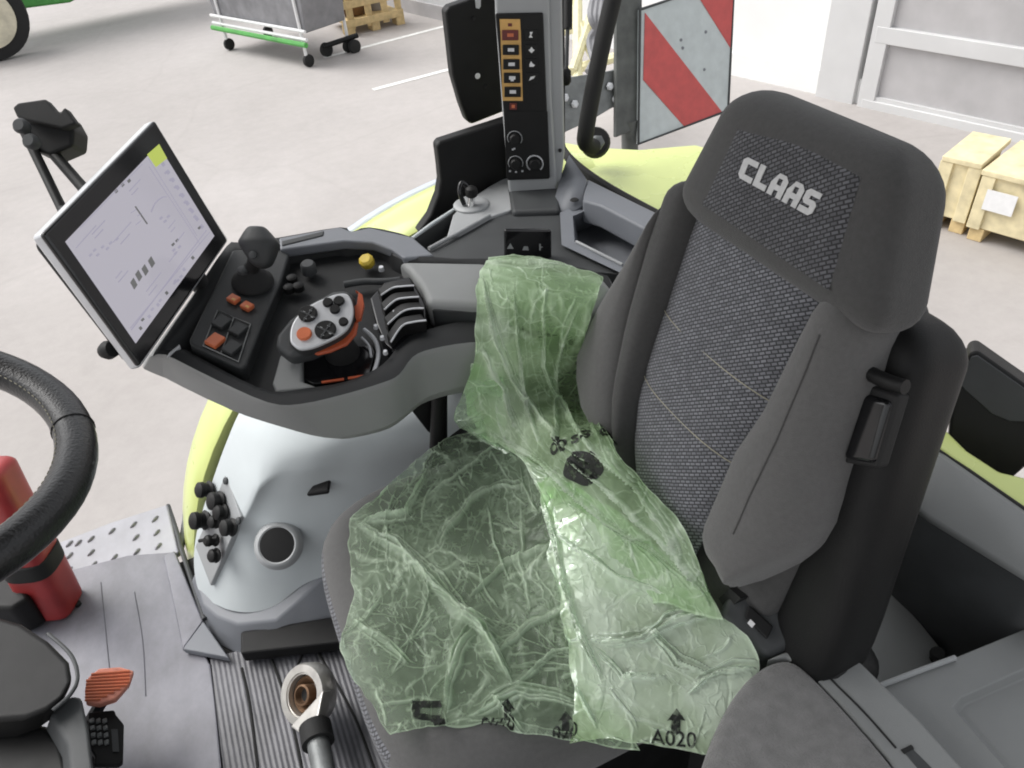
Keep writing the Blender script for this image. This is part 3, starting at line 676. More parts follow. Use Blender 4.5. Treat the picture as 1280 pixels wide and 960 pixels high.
# connector plate
A = [Zp(287, 592, .335), Zp(306, 646, .298), Zp(268, 732, .105), Zp(249, 683, .165)]
cn = (A[1]-A[0]).cross(A[3]-A[0]).normalized()
if cn.dot(CAMP-A[0]) < 0: cn = -cn
pl_ = build('connector_plate', prism([p+cn*.010 for p in A], cn*-.02), M['pillar'], t, bevel=.003)
def Aq(u, v, off=.010): return Pl(u, v, A[0]+cn*off, cn)
for u, v, r_, h in ((263, 612, .018, .035), (276, 626, .020, .03), (258, 650, .020, .04), (281, 640, .017, .025), (272, 652, .014, .02), (292, 659, .018, .03), (271, 675, .013, .03), (272, 694, .015, .02)):
    build('socket_plug', lathe(Aq(u, v), cn, [(r_, 0), (r_*1.12, .004), (r_*.85, .008), (r_*.85, h*.5), (r_*1.0, h*.55), (r_*.95, h*.8), (r_*.6, h*.8+.004)], 18), M['black'], t)
build('plug_cap', lathe(Aq(283, 601), cn, [(.008, 0), (.008, .004), (.005, .006)], 12), M['dark'], t)
build('plug_cap', lathe(Aq(299, 651), cn, [(.008, 0), (.008, .004), (.005, .006)], 12), M['dark'], t)
build('toggle', tube([Aq(272, 672, .02), Aq(249, 676, .035)], .004, 8), M['black'], t)
build('slot_trim', prism([Zp(384, 622, .36), Zp(398, 604, .375), Zp(415, 600, .38), Zp(412, 618, .37)], V((0, 0, .012))), M['black'], t, bevel=.004)
build('dark_gap_filler', box((.62, 1.34, .24), .80, .42, .50), M['dark'], t, bevel=.03)  # dark box added to stand for the black gap between console and cushion
# black support under armrest
t = thing('armrest_bracket', 'black folded metal bracket under the armrest console', 'bracket', tuple(Zp(540, 535, .56)))
build('bracket_plate', prism([Yp(u, v, 1.02) for u, v in ((508, 505), (560, 488), (560, 560), (535, 540))], V((0, .015, 0))), M['black'], t, bevel=.003)
build('post', tube([Yp(548, 495, 1.0), Yp(545, 560, 1.0)], .012, 10), M['black'], t)
# ------------------------------------------------------------------ operator seat
SR = R(20); SO = V((.42, 0, .6)); SU = V((math.sin(SR), 0, math.cos(SR))); SN = V((-math.cos(SR), 0, math.sin(SR)))
def S(t, y, n): return SO + SU*t + SN*n + YA*y
def Sq(u, v, n): return Pl(u, v, SO+SN*n, SN)
def Sty(u, v, n):
    p = Sq(u, v, n); return ((p-SO).dot(SU), p.y)
seat = thing('operator_seat', 'charcoal fabric driver seat with woven centre panel and lettered headrest', 'seat', (.24, .68, 0))
def tabs(px, n): return sorted(Sty(u, v, n) for u, v in px)
wing = tabs([(852, 244), (816, 292), (749, 383), (722, 436), (720, 479), (740, 525), (775, 575)], .03)
seamR = tabs([(811, 290), (782, 397), (766, 484), (766, 546), (780, 600)], .035)
panR = tabs([(876, 258), (830, 388), (797, 498), (792, 551), (800, 620)], .015)
panL = tabs([(1038, 366), (1008, 416), (960, 507), (921, 560), (875, 668)], .015)
bolL = tabs([(1088, 400), (1066, 483), (1040, 555), (1012, 640), (985, 700)], .02)
TT = .475
def strip(y_a, y_b, n0, n1, t0, t1, e=3, r=.03):
    def fn(t):
        a, b = lerp_tab(y_a, t), lerp_tab(y_b, t)
        return (S(t, (a+b)/2, (n0+n1)/2), YA, SN, abs(a-b)/2, (n1-n0)/2)
    return rloft(fn, t0, t1, r, n=14, e=e, K=44)
bk = build('backrest', strip([(t, y-.015) for t, y in wing], [(t, y+.01) for t, y in bolL], -.12, -.01, -.04, TT, e=5), M['fabric_dark'], seat)
build('side_wing', strip([(t, y+.004) for t, y in wing], [(t, y-.012) for t, y in seamR], -.10, .050, -.02, TT-.01, e=3.0, r=.05), M['fabric'], bk)
build('inner_bolster', strip([(t, y) for t, y in seamR], [(t, y-.003) for t, y in panR], -.06, .045, -.03, TT+.01, e=2.8, r=.03), M['fabric_dark'], bk)
def bol_fn(t):
    a, b = lerp_tab(panL, t)+.004, lerp_tab(bolL, t)
    return (S(t, (a+b)/2, -.026), YA, SN, abs(a-b)/2, .076)
ob_ = rloft(bol_fn, .085, TT, .035, n=22, e=2.35, K=56)
for i, p in enumerate(ob_.v):
    t = (p-SO).dot(SU)
    if t < .30:
        dy = max(-.02, .437-p.y); w_ = max(0, 1-(t-.085)/.215); ob_.v[i] = p+SU*(1.9*max(0, dy)+.5*max(0, -dy))*w_*w_*(3-2*w_)
build('outer_bolster', ob_, M['fabric'], bk)
sl = []
for i in range(15):
    t = .17+.26*i/14; a, b = lerp_tab(panL, t), lerp_tab(bolL, t); q = a+(b-a)*(.55)
    sl.append(S(t, q, .0500))
build('bolster_seam', tube(sl, .0011, 6), M['fabric_dark'], bk)
# woven centre panel
nt_, ny_ = 40, 24; vs = []; uv = []; fs = []
for i in range(nt_+1):
    t = -.03+(TT+.01+.03)*i/nt_; a, b = lerp_tab(panR, t)+.006, lerp_tab(panL, t)-.006
    for j in range(ny_+1):
        s = j/ny_; y = a+(b-a)*s
        n = .012+.020*(1-abs(2*s-1)**3) - .002*math.exp(-((t-.315)/.005)**2)-.002*math.exp(-((t-.215)/.005)**2) - .004*(noise.noise(V((t*9, y*9, 3))))
        vs.append(S(t, y, n)); uv.append((y, t))
for i in range(nt_):
    for j in range(ny_): k = i*(ny_+1)+j; fs.append((k, k+1, k+ny_+2, k+ny_+1))
mb = MB().add(vs, fs); wp = build('woven_panel', mb, M['woven'], bk, uvs=uv)
for tt_ in (.315, .215):
    pts = []
    for j in range(13):
        s = j/12; y = lerp_tab(panR, tt_)+.01+(lerp_tab(panL, tt_)-lerp_tab(panR, tt_)-.02)*s
        pts.append(S(tt_, y, .0108+.020*(1-abs(2*s-1)**3)))
    build('panel_seam', tube(pts, .0007, 6), M['stitch'], bk)
# headrest
HY0, HY1 = .425, .775
def head_fn(t):
    q = (t-.44)/.18
    ya, yb = .408+.075*max(0, q), .768-.030*q
    yc = (ya+yb)/2; hw = (yb-ya)/2
    nf = .056-.010*q; nb = -.050-.004*q
    return (S(t, yc, (nf+nb)/2), YA, SN, hw, (nf-nb)/2)
hd = build('headrest', rloft(head_fn, .446, .618, .042, n=12, e=5.5, K=64, capn=7), M['fabric_dark'], seat)
hp = [(921, 162), (878, 253), (1034, 361), (1050, 320), (1075, 225), (1012, 177)]
def hq(u, v, dn=.0): 
    p = Sq(u, v, .05); t = (p-SO).dot(SU); q = (t-.44)/.18
    nn_ = .056-.010*q+dn; return Sq(u, v, nn_)
quadA = [(921, 160), (1076, 222), (1036, 363), (877, 255)]
vs = []; uv = []; fs = []; n_ = 20
for i in range(n_+1):
    for j in range(n_+1):
        a, b = i/n_, j/n_
        l = V(quadA[0]).lerp(V(quadA[3]), a) if False else (quadA[0][0]+(quadA[3][0]-quadA[0][0])*a, quadA[0][1]+(quadA[3][1]-quadA[0][1])*a)
        r_ = (quadA[1][0]+(quadA[2][0]-quadA[1][0])*a, quadA[1][1]+(quadA[2][1]-quadA[1][1])*a)
        u, v = l[0]+(r_[0]-l[0])*b, l[1]+(r_[1]-l[1])*b
        v += -10*math.sin(math.pi*b)*(1-a)
        ed = min(min(a, 1-a), min(b, 1-b)); dn = .0035*min(1, ed/.08)-.0012
        p = hq(u, v, dn); vs.append(p); uv.append((p.y, (p-SO).dot(SU)))
for i in range(n_):
    for j in range(n_): k = i*(n_+1)+j; fs.append((k, k+1, k+n_+2, k+n_+1))
build('woven_patch', MB().add(vs, fs), M['woven_head'], hd, uvs=uv)
# embroidered block lettering on the headrest
GL = {'C': [[(.15, 0), (.80, 0), (.80, .26), (.30, .26), (.30, .74), (.80, .74), (.80, 1), (.15, 1), (0, .85), (0, .15)]],
      'L': [[(0, 0), (.72, 0), (.72, .26), (.30, .26), (.30, 1), (0, 1)]],
      'A': [[(0, 0), (.29, 0), (.29, .28), (.53, .28), (.53, 0), (.82, 0), (.82, .80), (.62, 1), (.53, 1), (.53, .52), (.29, .52), (.29, 1), (.24, 1), (0, .55)],
            [(.285, .80), (.535, .80), (.535, 1), (.285, 1)]],
      'S': [[(0, 0), (.64, 0), (.80, .15), (.80, .47), (.66, .61), (.30, .61), (.30, .76), (.78, .76), (.78, 1), (.14, 1), (0, .86), (0, .50), (.14, .37), (.50, .37), (.50, .25), (0, .25)]]}
mb = MB(); x = 0; LW = [('C', .80), ('L', .74), ('A', .82), ('A', .82), ('S', .80)]
tot = sum(w for _, w in LW)+.10*4
q00, q10, q01, q11 = (922, 221), (1013, 271), (932, 195), (1029, 243)
for ch, w in LW:
    for poly in GL[ch]:
        pts = []
        for px, py in poly:
            a = (x+px)/tot; b = py
            u = (q00[0]+(q10[0]-q00[0])*a)*(1-b)+(q01[0]+(q11[0]-q01[0])*a)*b
            v = (q00[1]+(q10[1]-q00[1])*a)*(1-b)+(q01[1]+(q11[1]-q01[1])*a)*b
            pts.append(hq(u, v, .0028))
        mb.merge(prism(pts, SN*.0008))
    x += w+.10
build('lettering', mb, mat('pale_grey_embroidery', (.55, .55, .55), .8, .08, 200, .3, 1500), hd, smooth=False)
build('adjuster_knob', lathe(Sq(980, 128, -.045), SU, [(.022, -.03), (.024, .0), (.018, .008)], 20), M['black'], hd)
# cushion
def cush_fn(z):
    q = (z-.40)/.17
    return (V((.226-.004*q, .696, z)), XA, YA, .248+.012*math.sin(q*3.1), .274+.006*math.sin(q*3.1))
cm = rloft(cush_fn, .40, .562, .055, n=8, e=4.2, K=72, capn=7)
cs_ = MB(); cw_ = MB()
for f in cm.f:
    c = sum((cm.v[i] for i in f), V((0, 0, 0)))/len(f)
    (cw_ if (.50 < c.y < .885 and c.z < .535) and c.x < .12 else cs_).add([cm.v[i] for i in f], [tuple(range(len(f)))])
cu = build('cushion', cs_, M['fabric'], seat)
bm_uv = [(v.y, v.z*1.0-v.x) for v in cw_.v]
me_ = build('woven_front', cw_, M['woven'], cu, uvs=bm_uv)
build('seat_base', rloft(lambda z: (V((.26, .69, z)), XA, YA, .22, .22), .0, .42, .03, n=6, e=6, K=48), M['black'], seat)
build('front_rail', box((.06, .69, .375), .10, .46, .05), M['black'], seat, bevel=.01)
# buckle housing left of cushion
bh = [(905, 752), (925, 722), (962, 706), (978, 722), (972, 745), (1003, 770), (1003, 800), (960, 822), (940, 812), (900, 770)]
bp0 = Zp(930, 745, .655); bpn = V((-.25, -.35, .9)).normalized()
bhz = build('buckle_housing', prism([Pl(u, v, bp0, bpn) for u, v in bh], V((.01, .02, -.16))), M['dark'], seat, bevel=.010, seg=3)
build('rocker_switch', prism([Pl(u, v, bp0+bpn*.002, bpn) for u, v in ((936, 757), (966, 784), (958, 800), (930, 772))], bpn*.006), M['black'], bhz, bevel=.002)
build('switch_icon', prism([Pl(u, v, bp0+bpn*.009, bpn) for u, v in ((938, 774), (944, 780), (940, 785), (934, 779))], bpn*.0006), M['white'], bhz, smooth=False)
build('belt_slot', prism([Sq(u, v, -.0) for u, v in ((898, 748), (912, 735), (926, 748), (908, 764))], SN*-.02), M['rubber'], bhz)
# folded-up left arm
def arm_fn(t):
    q = (t+.06)/.53
    return (S(t, .395-.045*q*0 + (-.02)*(1-q), -.075-.02*q), YA, SN, .062+.0*q, .062-.006*q)
arm = build('folded_armrest', rloft(lambda t: (S(t, lerp_tab([(-.1, .345), (.1, .368), (.3, .415), (.46, .452)], t), lerp_tab([(-.1, -.085), (.2, -.078), (.46, -.075)], t)), YA, SN, lerp_tab([(-.1, .050), (.46, .046)], t), lerp_tab([(-.1, .045), (.46, .052)], t)), -.14, .462, .04, n=14, e=4.2, K=48, capn=6), M['fold_arm'], seat)
build('pivot_block', rloft(lambda t: (S(t, .375, -.10), YA, SN, .075, .06), -.2, .06, .03, n=6, e=4, K=40), M['black'], seat)
def Aq2(u, v, n=-.0135): return Sq(u, v, n)
hf = [(1072, 452), (1090, 447), (1112, 462), (1132, 478), (1128, 500), (1112, 560), (1098, 588), (1062, 585), (1044, 578), (1044, 566)]
build('recess_surround', prism([Sq(u, v, -.012) for u, v in [(1070, 476), (1124, 494), (1096, 586), (1040, 576)]], SN*-.02), M['rubber'], arm, bevel=.004)
build('release_button', prism([Sq(u, v, -.006) for u, v in [(1078, 492), (1112, 502), (1090, 580), (1052, 574)]], SN*-.012), M['glassy'], arm, bevel=.006, seg=3)
build('recess_lip', tube(smooth_path([Sq(u, v, -.006) for u, v in ((1072, 456), (1090, 468), (1112, 478), (1132, 484))]), .008, 10), M['black'], arm)
build('inner_slot', prism([Sq(u, v, -.008) for u, v in [(1058, 488), (1070, 492), (1040, 578), (1030, 570)]], SN*-.01), M['glassy'], arm, bevel=.002)

# ------------------------------------------------------------------ armrest console
QN = V((0, -.18, 1)).normalized(); QO = V((0, .87, .80))
def Q(u, v, d=0): return Pl(u, v, QO+QN*d, QN)
con = thing('armrest_console', 'grey armrest console with drive lever, joystick and orange buttons', 'control console', tuple(Q(400, 440, -.1)))
tri = [((193, 440), (178, 452), (212, 432)), ((207, 443), (205, 472), (232, 437)), ((271, 475), (285, 511), (285, 466)), ((335, 503), (350, 533), (338, 489)),
       ((375, 505), (405, 547), (385, 485)), ((429, 493), (440, 545), (432, 477)), ((479, 478), (485, 533), (470, 461)), ((499, 468), (512, 514), (486, 448)),
       ((516, 446), (532, 498), (500, 430)), ((540, 436), (560, 488), (522, 416)), ((587, 428), (592, 481), (560, 405)), ((660, 424), (662, 470), (600, 396)),
       ((745, 405), (742, 440), (640, 380)), ((760, 345), (755, 380), (640, 345)), ((640, 325), (640, 360), (600, 338)), ((543, 321), (545, 350), (503, 325)),
       ((516, 297), (516, 330), (484, 309)), ((462, 284), (462, 320), (450, 300)), ((439, 290), (440, 325), (430, 302)), ((425, 284), (425, 320), (410, 301)),
       ((348, 297), (350, 330), (350, 313)), ((300, 303), (302, 335), (305, 318)), ((283, 308), (284, 340), (292, 326)), ((240, 372), (238, 400), (258, 384))]
def closed(l): return smooth_path([l[-1]]+l+[l[0], l[1]], 3)[3:-6]
ro = closed([Q(*a, 0) for a, b, c in tri]); lo = closed([Q(*b, -.085) for a, b, c in tri]); ii = closed([Q(*c, -.004) for a, b, c in tri])
cen = sum(lo, V((0, 0, 0)))/len(lo)
lo2 = [p.lerp(cen, .12)-ZA*.03 for p in lo]
mid = [a.lerp(b, .12)+ (a-cen).normalized()*.004 for a, b in zip(ro, lo)]
mb = loft([lo2, lo, mid, ro], caps=False); mb.f.append(tuple(range(len(lo2))))
build('shell', mb, M['grey'], con, bevel=.004)
fl_ = [p - QN*.026 for p in ii]; c2 = sum(fl_, V((0, 0, 0)))/len(fl_); fl_ = [p.lerp(c2, .06) for p in fl_]
mb = loft([ro, [a.lerp(b, .5)+QN*.004 for a, b in zip(ro, ii)], ii, fl_], caps=False); mb.f.append(tuple(range(3*len(ii), 4*len(ii))))
build('tray', mb, M['tray'], con, ang=50)
# far rim cover, lighter
build('rear_trim', prism([Q(u, v, .003) for u, v in ((350, 312), (348, 297), (425, 283), (439, 289), (462, 284), (516, 296), (543, 319), (505, 323), (490, 312), (465, 303), (430, 301))], QN*-.02), M['shelf'], con, bevel=.004)
build('trim_lid', prism([Q(u, v, .005) for u, v in ((352, 307), (352, 301), (405, 288), (404, 294))], QN*-.01), M['dark'], con, bevel=.002)
# arm pad
build('dark_gap_block', prism([V((.32, .95, .42)), V((.60, .93, .42)), V((.60, .93, .74)), V((.32, .95, .74))], V((0, .10, 0))), M['rubber'], con, bevel=.01)  # dark block added behind the film, standing for the darkness under the armrest
pz = .848
pad = [(497, 325), (600, 327), (752, 343), (768, 362), (740, 392), (592, 379), (534, 377), (524, 355), (510, 337)]
ap = build('arm_pad', prism([Zp(u, v, pz) for u, v in pad], V((0, 0, -.056))), M['fabric'], con, bevel=.012, seg=4)
ap.data.materials[0] = M['grey']
build('pad_front', prism([Zp(u, v, pz-.012) for u, v in ((533, 378), (592, 380), (740, 393), (742, 398), (590, 387), (541, 386))], V((0, 0, -.058))), M['rim'], con, bevel=.006)
# joystick panel
JN = (QN+V((.12, -.05, 0))).normalized(); JO = Q(290, 390, .004)
def J(u, v, d=0): return Pl(u, v, JO+JN*d, JN)
jp = build('switch_panel', prism([J(u, v, 0) for u, v in ((290, 312), (345, 309), (362, 318), (352, 350), (330, 400), (308, 458), (300, 460), (238, 430), (236, 424))], JN*-.04), M['panel'], con, bevel=.006)
def btn(name, c, w, h, m, rise=.005, par=None, ang=22):
    u, v = c; p = J(u, v, rise); ax = (J(u+10, v+5, rise)-p).normalized(); ay = JN.cross(ax)
    return build(name, box(p, w, h, .008, (ax, ay, JN)), m, par or con, bevel=.0015)
for c in ((292, 374), (309, 383)):
    b_ = btn('orange_button', c, .0175, .0150, M['orange'])
    p = J(c[0], c[1], .0095); ax = (J(c[0]+10, c[1]+5, .0095)-p).normalized(); build('button_symbol', box(p, .006, .004, .0005, (ax, JN.cross(ax), JN)), M['amber'], b_, smooth=False)
for c, m in (((277, 403), 'rim'), ((298, 412), 'rim'), ((269, 426), 'orange'), ((290, 435), 'rim')): btn('pad_button', c, .021, .024, M[m])
build('button_frame', tube([J(u, v, .002) for u, v in ((272, 388), (313, 405), (298, 452), (254, 432))], .0012, 6, closed=True), M['grey'], con)
build('frame_divider', tube([J(292, 397, .002), J(276, 442, .002)], .0010, 6), M['grey'], con)
# joystick
jb = J(316, 352, .004)
js = build('joystick', lathe(jb, JN, [(.034, 0), (.033, .004), (.026, .010), (.021, .020), (.013, .026), (.010, .034)], 28), M['rubber'], con)
ja = (V((.02, .12, 1))).normalized()
hx = RT
head = Dp(322, 312, (jb-CAMP).length*.0+(jb-CAMP).dot(LOOK)-.06)
build('grip_stem', tube([jb+JN*.02, head], [.011, .012], 14), M['rubber'], js)
hu = (Dp(322, 290, (head-CAMP).dot(LOOK))-head).normalized(); hs_ = (RT-hu*RT.dot(hu)).normalized(); hf_ = hu.cross(hs_)
build('grip_head', rloft(lambda s: (head+hu*s+hs_*(.004-s*.15), hs_, hf_, lerp_tab([(-.03, .012), (-.008, .024), (.010, .032), (.030, .018)], s), lerp_tab([(-.03, .012), (-.01, .02), (.010, .026), (.030, .016)], s)), -.03, .036, .010, n=10, e=2.6, K=28), M['rim'], js)
build('grip_button', lathe(head-hu*.012-LOOK*.02, -LOOK, [(.006, 0), (.006, .004), (.003, .005)], 14), M['dark'], js)
build('grip_button', lathe(J(304, 340, .03), JN, [(.009, 0), (.009, .006), (.006, .008)], 14), M['dark'], js)
# main drive lever with oval head
LN = (QN+V((-.05, -.25, 0))).normalized(); LO = Q(402, 402, .045)
def Lq(u, v, d=0): return Pl(u, v, LO+LN*d, LN)
face = [(361, 428), (361, 414), (366, 400), (378, 386), (394, 376), (410, 369), (422, 365), (434, 365), (440, 372), (443, 386), (441, 400), (434, 412), (422, 421), (404, 430), (388, 436), (372, 437)]
face = [(p.x, p.y) for p in smooth_path([V((a, b, 0)) for a, b in face+face[:1]], 4)[:-1]]
lv = build('drive_lever', prism([Lq(u, v, -.002) for u, v in face], LN*-.022), M['rim'], con, bevel=.004)
build('face_plate', prism([Lq(402+(u-402)*.965, 402+(v-402)*.955, .003) for u, v in face], LN*-.008), M['silver'], lv, bevel=.003, seg=3)
lev = [(346, 428), (350, 414), (368, 394), (392, 376), (420, 362), (436, 362), (442, 368), (400, 400), (366, 420), (362, 440)]
build('lever_back', prism([Lq(u, v, -.012) for u, v in ((344, 432), (346, 418), (362, 398), (388, 378), (416, 363), (432, 361), (444, 370), (444, 400), (420, 426), (388, 440), (362, 446))], LN*-.03), M['dark'], lv, bevel=.008, seg=3)
build('orange_band', prism([Lq(u, v, -.016) for u, v in ((390, 440), (404, 432), (424, 423), (436, 412), (444, 398), (448, 402), (445, 417), (434, 430), (413, 439), (396, 443))], LN*-.008), M['orange_lever'], lv, bevel=.004)
build('orange_trigger', prism([Lq(u, v, -.010) for u, v in ((441, 384), (446, 380), (448, 366), (444, 362), (453, 368), (455, 380), (451, 398), (445, 400))], LN*-.008), M['orange_lever'], lv, bevel=.003)
lc = Lq(420, 425, -.03)
build('lever_stalk', tube([lc, Q(430, 446, -.03)], [.022, .028], 16), M['rubber'], lv)
def disc(name, u, v, rp, m, rise=.005, par=lv, sx=1.0):
    p = Lq(u, v, .003); rr = (Lq(u+rp, v, .003)-p).length
    return build(name, lathe(p, LN, [(rr, 0), (rr, rise*.6), (rr*.88, rise)], 26), m, par)
for nm, u, v, r_, m in (('cross_button', 385, 393, 12, 'black'), ('cross_button', 407, 413, 13.5, 'black'), ('small_button', 410, 379, 6.5, 'black'), ('small_button', 424, 377, 7, 'black'),
                        ('small_button', 419, 387.5, 6.5, 'black'), ('small_button', 429.5, 403, 6, 'black'), ('orange_round_button', 380.5, 418, 9.5, 'orange')):
    d_ = disc(nm, u, v, r_, M[m])
    if r_ > 11:
        for a in range(4): 
            q = Lq(u+math.cos(a*1.57+.6)*r_*.5, v+math.sin(a*1.57+.6)*r_*.5, .0085); build('button_mark', box(q, .004, .0015, .0004, ((Lq(u+9, v+4)-Lq(u, v)).normalized(), LN.cross((Lq(u+9, v+4)-Lq(u, v)).normalized()), LN)), M['pillar'], lv, smooth=False)
        build('cross_ridge', box(Lq(u, v, .008), .026*r_/12, .002, .002, ((Lq(u+9, v+4)-Lq(u, v)).normalized(), LN.cross((Lq(u+9, v+4)-Lq(u, v)).normalized()), LN)), M['dark'], lv)
        build('cross_ridge', box(Lq(u, v, .008), .002, .026*r_/12, .002, ((Lq(u+9, v+4)-Lq(u, v)).normalized(), LN.cross((Lq(u+9, v+4)-Lq(u, v)).normalized()), LN)), M['dark'], lv)
# gate around the lever
build('gate_well', prism([Q(u, v, -.022) for u, v in ((378, 446), (384, 440), (440, 432), (466, 430), (470, 440), (462, 470), (392, 480), (378, 474))], QN*-.012), M['glassy'], con, bevel=.003)
build('gate_ramp', prism([Q(u, v, -.012) for u, v in ((350, 442), (378, 444), (378, 476), (400, 484), (345, 490), (340, 478))], QN*-.02), M['grey'], con, bevel=.005)
build('gate_strip', tube(smooth_path([Q(u, v, -.012) for u, v in ((455, 412), (468, 424), (473, 440), (470, 458), (464, 472))]), .0035, 8), M['silver'], con)
build('gate_strip', tube(smooth_path([Q(u, v, -.012) for u, v in ((452, 422), (461, 432), (464, 446))]), .002, 8), M['silver'], con)
for a, b in (((402, 478), (430, 474)), ((435, 473), (456, 470))): build('gate_light', tube([Q(*a, -.006), Q(*b, -.006)], .0022, 6), M['orange_lever'], con)
# spool valve paddles
for k, (a, b, c, d) in enumerate([((474, 366), (488, 357), (500, 355), (515, 354)), ((478, 384), (492, 372), (506, 369), (521, 368)), ((482, 402), (498, 388), (510, 383), (527, 382)), ((486, 424), (500, 404), (514, 399), (530, 397))]):
    path = smooth_path([Q(*a, .006), Q(*b, .014), Q(*c, .018), Q(*d, .02)], 5)
    rings = [[p+QN*.001+V((0, .011, 0)), p+QN*.001-V((0, .012, 0)), p-QN*.03-V((0, .010, 0)), p-QN*.03+V((0, .008, 0))] for p in path]
    pdl = build('paddle', loft(rings), M['black'], con, bevel=.002)
    build('paddle_edge', tube([p+QN*.0015-V((0, .011, 0)) for p in path], .0015, 6), M['silver'], pdl)
for u, v in ((494, 392), (502, 408), (470, 410), (478, 424), (482, 442)): build('paddle_pin', lathe(Q(u, v, .006), QN, [(.004, 0), (.003, .006)], 10), M['silver'], con)
build('paddle_housing', prism([Q(u, v, -.005) for u, v in ((462, 372), (480, 352), (512, 345), (534, 380), (534, 400), (505, 430), (492, 440), (480, 430), (470, 405))], QN*-.03), M['glassy'], con, bevel=.004)
# small knobs in tray
build('yellow_knob', lathe(Q(461, 331, -.02), (QN+V((-.3, -.2, 0))).normalized(), [(.010, 0), (.013, .004), (.013, .016), (.009, .02)], 8), M['yellow'], con)
build('silver_stud', lathe(Q(477, 338, -.015), QN, [(.005, 0), (.004, .008)], 12), M['silver'], con)
build('round_knob', lathe(Q(387, 340, -.02), QN, [(.013, 0), (.013, .016), (.010, .02)], 20), M['dark'], con)
for u, v in ((366, 352), (374, 362), (362, 364)): build('small_knob', lathe(Q(u, v, -.02), QN, [(.009, 0), (.009, .010), (.006, .012)], 16), M['black'], con)
build('tray_ridge', tube(smooth_path([Q(u, v, -.012) for u, v in ((430, 356), (455, 352), (480, 352), (500, 350))]), .006, 10), M['dark'], con)
build('tray_clip', prism([Q(u, v, .004) for u, v in ((208, 446), (211, 441), (224, 430), (225, 433))], QN*-.006), M['silver'], con, bevel=.001)

# ------------------------------------------------------------------ touchscreen
mc = [(194, 150), (285, 300), (175, 458), (54, 292)]
kk = [1, 1.082, .9075, .8265]; ms = 1.2
mp = [CAMP+(Dp(u, v, k*ms)-CAMP) for (u, v), k in zip(mc, kk)]
ma_ = (mp[1]-mp[0]).normalized(); mn = ma_.cross((mp[3]-mp[0]).normalized()).normalized()
if mn.dot(CAMP-mp[0]) < 0: mn = -mn
def Mq(u, v, d=0): return Pl(u, v, mp[0]+mn*d, mn)
mon = thing('touchscreen_monitor', 'tilted touchscreen monitor with black bezel beside the armrest console', 'monitor', tuple(mp[2]))
build('bezel', prism([Mq(u, v, 0) for u, v in mc], mn*-.010), M['glassy'], mon, bevel=.004, seg=3)
bc = [(192, 149), (287, 300), (176, 461), (51, 292)]
build('frame', prism([Mq(u, v, -.008) for u, v in bc], mn*-.022), M['silver'], mon, bevel=.006, seg=3)
build('rear_housing', prism([Mq(u, v, -.030) for u, v in ((186, 165), (278, 302), (172, 452), (56, 300))], mn*-.03), M['black'], mon, bevel=.01, seg=3)
scp = [(198, 181), (268, 295), (170, 429), (82, 302)]
lcd = build('screen', prism([Mq(u, v, .0012) for u, v in scp], mn*-.001), M['screen'], mon, smooth=False)
def sq(a, b):   # screen coordinates: a along the top-left edge downwards, b along the long side
    u = (scp[3][0]*(1-a)+scp[0][0]*a)*(1-b)+(scp[2][0]*(1-a)+scp[1][0]*a)*b
    v = (scp[3][1]*(1-a)+scp[0][1]*a)*(1-b)+(scp[2][1]*(1-a)+scp[1][1]*a)*b
    return u, v
def glyph(pl, m, nm='screen_symbol'): return build(nm, prism([Mq(u, v, .0018) for u, v in pl], mn*-.0004), m, lcd, smooth=False)
glyph([(184, 193), (199, 180), (209, 198), (195, 209)], M['lcdgreen'], 'screen_tile')
for (u, v), m in (((167, 352), 'lcddark'), ((173, 342), 'lcddark'), ((181, 335), 'lcddark'), ((189, 325), 'lcddark')):
    glyph([(u-4, v+1), (u, v-5), (u+5, v+4), (u+1, v+10)], M[m])
for u, v in ((145, 239), (153, 231), (161, 226)): glyph([(u-2, v), (u+1, v-3), (u+3, v), (u, v+3)], M['lcddark'])
def ln(a, b, w=.0006, m='lcdmid'): build('screen_line', tube([Mq(*a, .0016), Mq(*b, .0016)], w, 5), M[m], lcd)
ln((169, 258), (184, 280), .0012, 'lcddark'); ln((164, 266), (170, 262)); ln((170, 281), (176, 276)); ln((172, 270), (178, 266))
ln((163, 410), (262, 290)); ln((95, 310), (120, 282)); ln((186, 208), (250, 305)); ln((100, 285), (178, 205))
for p_ in ([(189, 265), (194, 254), (202, 247), (208, 246)],): build('screen_line', tube(smooth_path([Mq(u, v, .0016) for u, v in p_]), .0010, 5), M['lcdmid'], lcd)
random.seed(3)
for u, v in ((216, 305), (221, 300), (217, 312), (224, 308), (219, 316), (201, 272), (206, 276), (210, 270), (118, 312), (128, 308), (138, 303), (146, 298), (113, 318), (134, 310), (122, 318),
             (207, 215), (213, 224), (219, 233), (225, 243), (231, 252), (237, 261), (243, 270), (249, 284), (178, 399), (222, 350), (226, 345), (218, 353), (200, 375), (190, 386)):
    m = 'lcddark' if (u, v) in ((249, 284), (178, 399), (216, 305), (221, 300)) else 'lcdmid'
    glyph([(u-2, v+1), (u+1, v-2), (u+3, v), (u, v+3)], M[m])
for k in range(9):
    u, v = sq(.955, .16+.085*k); glyph([(u-3, v), (u, v-3), (u+3, v+1), (u, v+4)], M['lcdmid'])
for k in range(7):
    u, v = sq(.10+.11*k, .955); glyph([(u-2.5, v), (u, v-2.5), (u+2.5, v+.5), (u, v+3)], M['lcddark' if k % 3 == 0 else 'lcdmid'])
